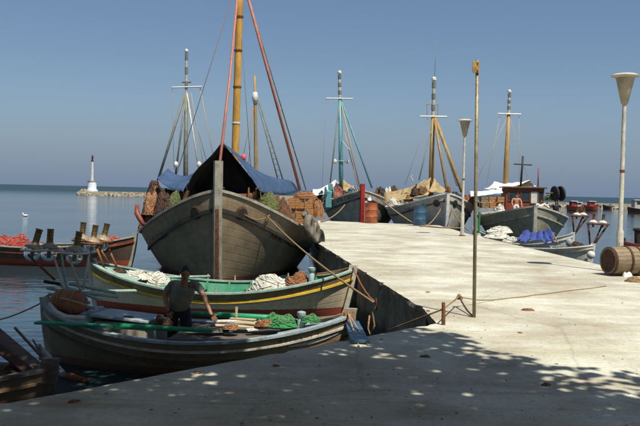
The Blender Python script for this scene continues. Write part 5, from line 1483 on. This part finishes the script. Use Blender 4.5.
# mint poles bundled over the stern, feet of the rack
for i, (x0, y0, x1, y1, D0, D1) in enumerate(((47, 288, 85, 296, 12.6, 12.5), (55, 283, 100, 300, 12.7, 12.4), (60, 290, 118, 297, 12.5, 12.5), (48, 294, 90, 303, 12.4, 12.6), (62, 281, 80, 303, 12.8, 12.3), (70, 284, 116, 293, 12.9, 12.7), (44, 281.5, 60, 284, 12.6, 12.6))):
    mb = MB(); mb.tube([at(x0, y0, D0), at(x1, y1, D1)], 0.026, 8)
    tag(mb.build('pole', 'paint_mint' if i != 6 else 'paint_dark', None), 'mint painted pole across the near boat stern, ' + ['leftmost upper', 'long slanting', 'reaching to the hatch', 'lowest left', 'steepest', 'farthest right'][i] + ' of the bundle' if i != 6 else 'short black handle at the left end of the mint poles', 'pole', 'poles across the near boat stern' if i != 6 else None)
lam1 = ((34.5, 246, 0.28, 12.6), (49.5, 246, 0.05, 12.9), (76, 249, 0.18, 12.5))
rp_ = []
for i, (px, py, lean, D) in enumerate(lam1):
    c_ = at(px, py, D)
    lamp_at(c_, (lean, 0.03, 1), 0.78, ['leftmost lamp of the near rack, dark chimney leaning right', 'second lamp of the near rack, upright chimney', 'third lamp of the near rack, in front of the cream boat lamps'][i], 'lamps of the left hand boats')
    rp_.append((c_ - Vector((0, 0, 0.06)), 0.20))
rack('pale tubular lamp rack standing on the near boat stern', rp_, [(at(55, 280, 12.4), at(28, 255, 12.45)), (at(67, 296, 12.3), at(54, 257, 12.6)), (at(81, 292, 12.3), at(69, 256, 12.35)), (at(83, 290, 12.5), at(89, 254, 12.6)), (at(66, 286, 12.8), at(61, 253, 12.95))], 'paint_palelamp', 'paint_palelamp', 0.018, ['rust', 'paint_palelamp', 'wood_pale', 'paint_palelamp', 'paint_mint'])
# blue-grey boarding plank between bow and quay
qa, qb = at(352, 322, 11.75), on(360, 344.5) + Vector((0, 0, 0.03))
mb = MB(); mb.beam([qa, qb], 0.20, 0.035); tag(mb.build('boarding_plank', 'paint_blue', None, bevel=0.005), 'blue plank from the near boat bow to the quay edge', 'plank')

# the man
D0 = 12.3
J = {'head': at(185.5, 273, 11.90), 'neck': at(184.5, 281.5, 12.06), 'chest': at(182, 291.5, 12.22), 'pelvis': at(178.5, 308, 12.42),
     'shoulder_r': at(171.5, 284, 12.26), 'shoulder_l': at(196, 283, 12.14), 'elbow_r': at(164.5, 295, 12.28), 'wrist_r': at(168, 309, 12.2),
     'elbow_l': at(204.5, 297, 12.02), 'wrist_l': at(210.5, 313, 11.86), 'hip_r': at(173, 311, 12.42), 'hip_l': at(185, 311, 12.42),
     'reach_l': Vector((0.55, -0.3, -0.65))}
J['knee_r'] = at(172, 336, 12.40); J['knee_l'] = at(187, 336, 12.36)
J['ankle_r'] = Vector((J['knee_r'].x - 0.02, 12.48, 0.15)); J['ankle_l'] = Vector((J['knee_l'].x + 0.02, 12.44, 0.15))
make_person(J, 'man in grey short sleeved shirt bending over gear in the near boat', 'skin', 'shirt_grey', 'cloth_dark', 1.0, face=Vector((0.16, -0.92, -0.40)))

def small_person(px, py_head, D, z_feet, label, skin, shirt, trousers, lean=0.0, arm=0.0):
    h = at(px, py_head, D); k = 1.0
    H = h.z + 0.12 - z_feet
    b = Vector((h.x - lean, D, z_feet)); s = H / 1.72
    def V(x, y, z): return Vector((b.x + x + lean * max(0, z / 1.6), b.y + y, b.z + z * s))
    J = {'head': V(0, -.03, 1.60), 'neck': V(0, 0, 1.46), 'chest': V(0, 0, 1.28), 'pelvis': V(0, .02, .95), 'shoulder_r': V(-.19, 0, 1.40), 'shoulder_l': V(.19, 0, 1.40),
         'elbow_r': V(-.25, -.05, 1.12), 'elbow_l': V(.25 + arm * .1, -.08, 1.12 + arm * .1), 'wrist_r': V(-.22, -.16, .90), 'wrist_l': V(.24 + arm * .35, -.2, .92 + arm * .2),
         'hip_r': V(-.09, .02, .90), 'hip_l': V(.09, .02, .90), 'knee_r': V(-.10, -.02, .50), 'knee_l': V(.10, -.02, .50), 'ankle_r': V(-.10, .02, .08), 'ankle_l': V(.10, .02, .08)}
    return make_person(J, label, skin, shirt, trousers, max(0.85, s), Vector((0, -1, -0.2)), True)
small_person(516.5, 197.0, 42.3, 1.55, 'bare chested sunburnt person standing before the red brown wheelhouse', 'skin_sunburnt', None, 'shirt_white')
small_person(541, 202.5, 41.2, 1.40, 'person in white shirt leaning at the olive boat rail', 'skin', 'shirt_white', 'cloth_dark', 0.1, 0.6)
small_person(556, 203.5, 41.0, 1.30, 'person in dark clothes by the net hauler', 'skin', 'cloth_dark', 'cloth_dark')

# ================================================================== boat at the lower left corner
lb, lbr = small_boat('worn small boat under the quay edge at the lower left corner', at(50, 381, 8.55), at(-230, 375, 9.3), 1.35, 0.72, 0.55, 0.7, 'hull_brownwhite', 'wood_grey', 'wood_grey', 'wood_grey', rails=((0.12, 0.025, 0.03, 'wood'),), ribs=5)
a0, a1 = at(46, 377, 8.7), at(-25, 316, 9.7)
mb = MB(); mb.beam([a0, a1], 0.17, 0.03, up=(0.3, -0.6, 0.6)); tag(mb.build('plank', 'wood_grey', None, bevel=0.005), 'wide grey plank propped up out of the corner boat', 'plank')
a0, a1 = at(36, 377, 8.65), at(-20, 334, 9.3)
mb = MB(); mb.beam([a0, a1], 0.10, 0.04, up=(0.3, -0.6, 0.6)); tag(mb.build('plank', 'rust_dark', None, bevel=0.005), 'narrow brown plank below the wide grey one', 'plank')
for i, (x0, y0, x1, y1, D0, D1, r_, m_, lab) in enumerate(((60, 377, 15, 328, 8.9, 9.6, 0.017, 'wood_grey', 'thin dark pole slanting left above the corner boat'), (63, 374, 38, 346, 9.0, 9.4, 0.035, 'paint_greyblue', 'grey blue oar shaft beside the thin dark pole'), (48, 366, 33, 340, 8.9, 9.2, 0.012, 'wood_grey', 'short twig like stick by the dark pole'), (40, 360, 40, 345, 9, 9.1, 0.012, 'wood_grey', 'upright stick on the grey blue oar'))):
    mb = MB(); mb.tube([at(x0, y0, D0), at(x1, y1, D1)], r_, 7); tag(mb.build('pole' if i < 2 else 'stick', m_, None), lab, 'pole' if i < 2 else 'stick')
mb = MB(); p0, p1 = on(57, 374, 0.02), on(88, 381, 0.03); mb.tube([p0, p0.lerp(p1, .5), p1], [0.05, 0.06, 0.03], 8); tag(mb.build('driftwood', 'rust', None, smooth=True), 'brown driftwood log floating between the corner boat and near boat', 'log')
heap('net_pile', at(13, 384, 8.85), 0.28, 0.24, 0.20, 'rust_dark', 'dark brown net heap inside the corner boat', 'net', 60, seed=71, sr=0.009)
heap('net_pile', at(42, 380, 8.7), 0.13, 0.11, 0.12, 'net_white', 'pale rope bundle on the corner boat bow', 'rope', 50, seed=72, sr=0.009)

# ================================================================== furniture of the quay
def drum(px, py, wpx, D, m, label, name='oil_drum'):
    c_ = at(px, py, D); c_.z = QZ
    k = D / 800; r = wpx * k / 2; h = r * 2 * 1.62
    t = thing(name, label, 'drum', c_)
    prof = [(r * .96, 0.0), (r, 0.02)]
    for f in (0.33, 0.66): prof += [(r, h * f - .03), (r * 1.05, h * f), (r, h * f + .03)]
    prof += [(r, h - .03), (r * 1.03, h - .015), (r * 1.03, h), (r * .97, h), (r * .97, h - .02)]
    mb = MB(); mb.lathe(prof, c_, n=24); smooth_angle(mb.build('barrel', m, t), 50)
    mb = MB(); mb.lathe([(0.04, h - .02), (0.04, h + .005)], c_ + Vector((r * .6, 0, 0)), n=8); mb.build('bung', 'iron', t)
    return t
drum(371, 221, 12.5, 42.5, 'drum_orange', 'rusty orange oil drum standing before the red stem')
drum(419.5, 225.5, 12.5, 40.5, 'paint_blue', 'dark blue oil drum standing before the pale boat')
mb = MB(); mb.tube([at(366, 221, 42.6), at(366, 201, 42.6)], 0.06, 8); tag(mb.build('mooring_post', 'paint_white', None), 'thin white post touching the orange drum', 'post')
heap('rag', at(369.5, 200.5, 42.4), 0.12, 0.12, 0.18, 'canvas_white', 'white rag on top of the orange drum', 'rag', 8, seed=81, sr=0.01)

def lamp_post(px_b, py_b, px_t, py_t, label):
    b = on(px_b, py_b); D = b.y; t_ = at(px_t, py_t, D); H = t_.z - QZ
    r = thing('lamp_post', label, 'street lamp', b, 0, 'cone lamps on the quay')
    mb = MB(); mb.lathe([(0.075, 0), (0.075, 0.9), (0.05, 0.95), (0.042, H - 0.65)], b, n=14); smooth_angle(mb.build('pole', 'paint_cream', r))
    mb = MB(); mb.lathe([(0.13, 0), (0.13, 0.03), (0.08, 0.05)], b, n=14); mb.build('base_plate', 'rust', r)
    mb = MB(); mb.box(b + Vector((0, -0.074, 0.55)), (0.075, 0.012, 0.26)); mb.build('service_door', 'paint_palelamp', r, bevel=0.003)
    mb = MB(); mb.lathe([(0.052, 2.2), (0.056, 2.21), (0.056, 2.25), (0.052, 2.26)], b, n=14); mb.build('clamp_band', 'rust', r)
    z0 = H - 0.68
    mb = MB(); mb.lathe([(0.05, z0), (0.075, z0 + 0.02), (0.205, z0 + 0.60)], b, n=24); smooth_angle(mb.build('lamp_shade', 'lamp_tan', r))
    mb = MB(); mb.lathe([(0.20, H - 0.10), (0.30, H - 0.075), (0.305, H - 0.06), (0.22, H - 0.02), (0.10, H), (0.02, H + 0.005)], b, n=24); smooth_angle(mb.build('lamp_cap', 'paint_palelamp', r), 50)
    return r
lamp_post(619, 272.5, 624, 73, 'tall cone lamp post standing behind the wooden barrel at right')
lamp_post(462, 236, 462.5, 119, 'smaller looking cone lamp post near the pier end before the pale boat')

sb = on(474, 317.5); st_ = at(477.5, 60, sb.y)
sp_ = thing('sign_post', 'thin metal sign post with small ochre plate standing near the quay corner', 'sign post', sb)
mb = MB(); mb.tube([sb, sb.lerp(st_, .5), st_], 0.024, 10); mb.build('pole', 'pole_metal', sp_, smooth=True)
mb = MB(); c_ = at(477, 67.5, sb.y); mb.box(c_ + Vector((-0.02, -0.036, 0)), (0.095, 0.012, 0.15)); pl = mb.build('sign_plate', 'sign_ochre', sp_, bevel=0.003)
mb = MB()
for dz in (-.05, .05): mb.box(c_ + Vector((0.0, -0.045, dz)), (0.016, 0.01, 0.016))
mb.build('bolt', 'iron', pl)

for i, (px, y0, y1, lab, r_) in enumerate(((443.5, 325, 302.5, 'rusty iron stake on the quay corner', 0.026), (428, 322, 310.5, 'short rusty stub stake left of the corner stake', 0.03))):
    b = on(px, y0) if i == 0 else at(px, y0, 11.15)
    mb = MB(); t_ = at(px, y1, b.y); mb.tube([b - Vector((0, 0, 0.1)), b.lerp(t_, .5), t_], [r_, r_ * .95, r_ * .85], 8)
    tag(mb.build('iron_stake', 'rust' if i == 0 else 'rust_dark', None), lab, 'stake')
# wooden barrel on its side
bl = on(602, 276); br_ = 0.305
ax = Vector((0.96, 0.28, 0)); c0 = Vector((bl.x + 0.15, bl.y + 0.10, QZ + br_ + 0.01))
bt_ = thing('wooden_barrel', 'weathered wooden barrel lying on its side by the lamp post', 'barrel', Vector((c0.x, c0.y, QZ)))
Lb = 1.0; n_st = 22
q = Vector((0, 0, 1)).rotation_difference(ax.normalized()).to_matrix()
def bprof(z): return br_ * (0.90 + 0.10 * math.sin(math.pi * z / Lb))
for k in range(n_st):
    mb = MB(); rows = []
    jr = rnd.uniform(-.003, .003)
    for i in range(9):
        z = Lb * i / 8; rr = bprof(z) + jr; row = []
        for (da, dr) in ((0.03, 0), (0.97, 0), (0.97, -0.03), (0.03, -0.03)):
            a = (k + da) * math.tau / n_st; row.append(mb.p(c0 + q @ Vector(((rr + dr) * math.cos(a), (rr + dr) * math.sin(a), z))))
        rows.append(row)
    for i in range(8):
        for j in range(4): mb.face(rows[i][j], rows[i + 1][j], rows[i + 1][(j + 1) % 4], rows[i][(j + 1) % 4])
    mb.face(*rows[0]); mb.face(*rows[-1][::-1])
    mb.build('stave', 'barrel_wood', bt_)
mb = MB(); mb.lathe([(bprof(0) - 0.03, 0.035), (bprof(0) - 0.03, 0.06)], c0, ax, 22); mb.build('head', 'barrel_wood', bt_)
mb = MB(); mb.lathe([(bprof(0) - 0.03, Lb - 0.06), (bprof(0) - 0.03, Lb - 0.035)], c0, ax, 22); mb.build('head', 'barrel_wood', bt_)
for z in (0.03, 0.40, 0.64, 0.95):
    r0 = bprof(z); mb = MB(); mb.lathe([(r0 - .01, z - 0.025), (r0 + 0.012, z - 0.025), (r0 + 0.012, z + 0.025), (r0 - .01, z + 0.025)], c0, ax, 28); mb.build('hoop', 'rust_dark', bt_)
heap('white_stone', on(627.5, 277), 0.11, 0.08, 0.12, 'canvas_white', 'white stone lying against the barrel', 'stone', 0, seed=82)
heap('dry_weed', on(637, 282), 0.22, 0.18, 0.10, 'rope', 'dry brown weed tuft on the ground beside the barrel', 'weed', 60, seed=83, sr=0.006)

# dry scraps on the concrete
for i, (px, py, s_, m_, lab) in enumerate(((528, 310.5, 0.10, 'leaf_dry', 'brown scrap on sunlit concrete right of the sign post'), (546, 385, 0.06, 'leaf_dry', 'red brown leaf in the shade edge at right'), (520, 333, 0.04, 'leaf_dry', 'tiny brown leaf on sunlit concrete below the scrap'), (425, 357, 0.06, 'leaf_dry', 'brown leaf in the shade below the quay corner'), (74, 402, 0.05, 'leaf_dry', 'reddish leaf near the quay edge at lower left'), (197, 373, 0.05, 'leaf_dry', 'brown leaf on the shaded quay edge below the near boat'), (276, 366, 0.04, 'leaf_dry', 'small leaf on the shaded quay right of the others'), (428, 292.5, 0.05, 'leaf_dry', 'dark scrap on the pier above the corner stake'), (305, 412, 0.05, 'pebble', 'pale pebble in the shaded foreground'))):
    heap('dry_leaf' if m_ == 'leaf_dry' else 'pebble', on(px, py), s_, s_ * .7, s_ * .35, m_, lab, 'leaf' if m_ == 'leaf_dry' else 'pebble', 0, seed=90 + i, rz=i)

mb = MB()
gq = random.Random(5)
for i in range(520):
    px, py = gq.uniform(0, 640), gq.uniform(228, 426)
    p = on(px, py)
    if not (p.x > -2.0 and p.y < 40): continue
    if p.y > 10 and not (1.7 - 0.115 * (p.y - 10) + 0.15 < p.x < 6.0): continue
    if p.y <= 10.1 and p.y > p.x + 8.2: continue
    q_ = 0.003 + 0.009 * gq.random() ** 3 + (0.004 if p.y > 15 else 0)
    mb.box(p + Vector((0, 0, q_ * .3)), (q_ * 2, q_ * 1.3, q_ * .7), Euler((0, 0, gq.random() * 6)).to_matrix(), q_ * .3)
mat('grit', (0.27, 0.20, 0.13), 0.9, 0.3, 40)
o = mb.build('grit', 'grit', None); tag(o, 'scattered grit and crumbs of dry leaf on the concrete quay', 'grit', kind='stuff')

# ================================================================== ropes
ring = on(378, 291) + Vector((-0.03, 0, -0.22))
mb = MB(); mb.tube([ring + Vector((-0.06 * 0, 0.09 * math.cos(a * .35), 0.09 * math.sin(a * .35))) for a in range(19)], 0.015, 6); tag(mb.build('mooring_ring', 'rust_dark', None), 'iron mooring ring on the shaded pier wall', 'ring')
hz_ = cq.S(0.93, cq.ut(0.93, 1.95), 1, 0.03)
rope_thing(sag(hz_, ring, 0.12, 20), 0.02, 'rope', 'brown mooring rope from the big boat bow to the pier wall ring')
rope_thing(sag(cq.S(0.972, cq.ut(0.972, 2.0), 1, 0.06), cq.S(0.925, cq.ut(0.925, 1.97), 1, 0.05), 0.14, 12), 0.018, 'rope', 'slack rope looping under the rail of the big boat')
gbow = gb.S(1.0, 1.0, 1) + Vector((0, 0, 0.08))
rope_thing(sag(gbow, ring + Vector((0, 0, 0.02)), 0.10, 14, 0.006), 0.016, 'rope_rust', 'rusty brown rope from the cream boat stem to the wall ring')
sam = gb.W(gb.P(0.845, 1, 1).x, 0, gb.zs(0.845) + 0.12)
rope_thing(sag(sam, gbow, 0.02, 8), 0.016, 'rope_rust', 'rope stretched from the samson post to the cream boat stem')
rope_thing(sag(sam + Vector((0, 0, -.03)), gbow + Vector((0, 0.03, -0.02)), 0.05, 8), 0.014, 'rope', 'second rope sagging beside the first on the cream boat bow')
rope_thing([ring, ring + Vector((-0.05, -0.02, -0.15)), ring + Vector((-0.02, -0.06, -0.35)), ring + Vector((-0.08, -0.03, -0.52)), ring + Vector((-0.12, 0.02, -0.42)), ring + Vector((-0.1, 0.03, -0.2))], 0.016, 'rope', 'loose rope tail hanging from the wall ring')
nbow = nb.S(0.99, 1.0, 1) + Vector((0, 0, 0.06))
for i, (px, py, lab) in enumerate(((368.5, 346.5, 'pale mooring line from the near boat bow to the quay, right one'), (359, 348, 'pale mooring line from the near boat bow to the quay, left one'))):
    rope_thing(sag(nbow, on(px, py) + Vector((0, 0.02, 0.01)), 0.01, 6), 0.011, 'rope_pale', lab)
rope_thing(sag(nb.W(nb.P(0.845, 1, 1).x, 0.05, nb.zs(0.845) + 0.08), nbow, 0.03, 8), 0.012, 'rope', 'rope from the samson post to the near boat stem')
stk = at(443.5, 309, on(443.5, 325).y)
kn = at(460, 306, 11.3)
rope_thing(sag(stk + Vector((-0.6, 1.2, -0.5)), stk, 0.0, 4), 0.011, 'rope', 'rope running from the corner stake down over the pier edge')
rope_thing(sag(stk, on(459, 307.5) + Vector((0, 0, 0.16)), 0.0, 6), 0.010, 'rope', 'rope from the corner stake to the knot beside the sign post')
rope_thing(sag(on(459, 307.5) + Vector((0, 0, 0.16)), sb + Vector((-0.02, 0, 0.02)), 0.03, 8), 0.013, 'rust_dark', 'dark short rope from the knot to the sign post foot')
rope_thing([on(459, 307.5) + Vector((0, 0, 0.16)), on(466, 306.5) + Vector((0, 0, 0.12)), on(480, 303.5) + Vector((0, 0, 0.05))] + [on(480 + i * 14, 302.5 - i * 1.75 + rnd.uniform(-.3, .3)) + Vector((0, 0, 0.008)) for i in range(1, 10)], 0.009, 'rope', 'long thin rope lying across the pier towards the barrel')
heap('rope_knot', on(459, 307.5) + Vector((0, 0, 0.12)), 0.05, 0.04, 0.07, 'rope', 'brown rope knot left of the sign post', 'knot', 20, seed=99, sr=0.008)
rope_thing(sag(at(383, 201, 44.5), on(412, 223.5) + Vector((0, 0, 0.05)), 0.05, 10), 0.045, 'rope', 'thick tan mooring rope from the pale boat down to the drum')
rope_thing(sag(b2.S(0.93, 0.85, -1, 0.05), on(321, 222.5) + Vector((0, 0, 0.05)), 0.2, 10), 0.04, 'rope', 'tan mooring rope from the red stem boat left to the pier')
rope_thing(sag(b3.S(0.985, 0.8, -1, 0.03), on(428, 225.8) + Vector((0, 0, 0.05)), 0.1, 10), 0.03, 'rope', 'thin mooring rope from the white stem to the blue drum')
rope_thing(sag(b3.S(0.985, 0.8, 1, 0.03), on(468, 231) + Vector((0, 0, 0.05)), 0.1, 10), 0.03, 'rope', 'thin mooring rope from the white stem towards the lamp post')
rope_thing([on(420 + i * 6, 226.6 + rnd.uniform(-.3, .5) + i * 0.3) + Vector((0, 0, 0.03)) for i in range(8)], 0.04, 'rope', 'tan rope lying along the pier end beside the blue drum')
rope_thing(sag(at(-20, 324, 12.6), at(43, 302, 12.4), 0.05, 10), 0.012, 'rope', 'stern line of the near boat running out of frame at left')
mb = MB(); b_ = on(474.5, 233.5); mb.tube([at(478.5, 236, 34), at(479.5, 212, 34)], 0.05, 8); tag(mb.build('mooring_post', 'net_green', None), 'thin green post standing beside the pier at the pale boats', 'post')

# gull on the water
g0 = on(25.5, 216.5, 0.0)
gl = thing('gull', 'white gull sitting on the open harbour water at left', 'gull', g0)
mb = MB(); mb.lathe([(0.01, -0.22), (0.06, -0.14), (0.10, 0.0), (0.085, 0.12), (0.03, 0.19)], g0 + Vector((0, 0, 0.07)), (-1, 0, 0.12), 12); mb.tube([g0 + Vector((-0.16, 0, 0.1)), g0 + Vector((-0.20, 0, 0.22)), g0 + Vector((-0.25, 0, 0.28))], [0.06, 0.045, 0.055], 8)
mb.build('body', 'feather_white', gl, smooth=True)
for sy in (-1, 1):
    mb = MB(); mb.grid(lambda u, v, sy=sy: g0 + Vector((-0.08 + 0.3 * u * (1 - 0.4 * v), sy * (0.06 + 0.05 * v), 0.17 - 0.10 * v)), 4, 6, 0.015); mb.build('wing', 'feather_white', gl, smooth=True)
mb = MB(); mb.tube([g0 + Vector((-0.28, 0, 0.28)), g0 + Vector((-0.35, 0, 0.265))], [0.02, 0.006], 6); mb.build('beak', 'paint_yellow', gl)

# ================================================================== trees behind the photographer (they shade the near quay)
def in_poly(x, y, poly):
    c = False; j = len(poly) - 1
    for i in range(len(poly)):
        xi, yi = poly[i]; xj, yj = poly[j]
        if (yi > y) != (yj > y) and x < (xj - xi) * (y - yi) / (yj - yi) + xi: c = not c
        j = i
    return c
shade = [(-12, 13.6), (-3.0, 13.9), (-2.0, 12.6), (-1.9, 11.0), (-0.7, 10.0), (0.6, 9.4), (1.4, 8.6), (2.1, 7.6), (2.7, 6.7), (3.3, 6.1), (4.6, 4.6), (6, 0), (6, -7), (-12, -7)]
trunks = [Vector((4.6, -0.8, QZ)), Vector((-3.6, -1.2, QZ))]
clusters = [[], []]
tr = random.Random(11)
tries = 0
while sum(map(len, clusters)) < 420 and tries < 9000:
    tries += 1
    x, y = tr.uniform(-11, 6), tr.uniform(-7, 13.9)
    if y < 2.5 and tr.random() < 0.45: continue
    if not in_poly(x, y, shade): continue
    lo_ = 1.65 + 0.27 * max(0, y - 2) + 1.2
    h = max(lo_, 4.6) + tr.uniform(0, 2.6)
    off = h / math.tan(SUN_EL)
    c = Vector((x + off * sun_h.x, y + off * sun_h.y, QZ + h))
    k = 0 if (c - trunks[0]).length < (c - trunks[1]).length else 1
    clusters[k].append(c)
for k, tk in enumerate(trunks):
    tb = thing('plane_tree', ['leafy plane tree at right of the camera shading the quay', 'leafy plane tree at left of the camera shading the near boat'][k], 'tree', tk, 0, 'trees shading the quay')
    fork = tk + Vector((0.2 if k else -0.3, 0.6, 3.6))
    mb = MB(); mb.tube([tk, tk + Vector((0.05, 0.1, 1.2)), tk + Vector((0.1, 0.3, 2.5)), fork], [0.34, 0.26, 0.23, 0.2], 12); mb.build('trunk', 'bark', tb, smooth=True)
    mb = MB()
    for c in clusters[k]:
        mid = fork.lerp(c, 0.5) + Vector((tr.uniform(-.4, .4), tr.uniform(-.4, .4), 0.5))
        mb.tube([fork, mid, c], [0.05, 0.03, 0.012], 5, cap=False)
    mb.build('limbs', 'bark', tb, smooth=True)
    mb = MB()
    for c in clusters[k]:
        rad = tr.uniform(0.6, 1.05)
        for i in range((310 if c.x < 3.0 else 230) if c.y > -1.0 else 130):
            d_ = Vector((tr.gauss(0, 1), tr.gauss(0, 1), tr.gauss(0, 0.6))); d_ = d_.normalized() * rad * tr.random() ** 0.5
            p = c + d_
            ln, wd = tr.uniform(.14, .24), tr.uniform(.12, .2)
            m3 = Euler((tr.gauss(0, .6), tr.gauss(0, .6), tr.uniform(0, 6.3))).to_matrix()
            a = [mb.p(p + m3 @ Vector(q)) for q in ((-ln / 2, 0, 0), (-ln * .1, -wd / 2, .01), (ln / 2, 0, -.02), (-ln * .1, wd / 2, .01))]
            mb.face(*a)
    o = mb.build('crown', 'leaf', tb); o['kind'] = 'stuff'
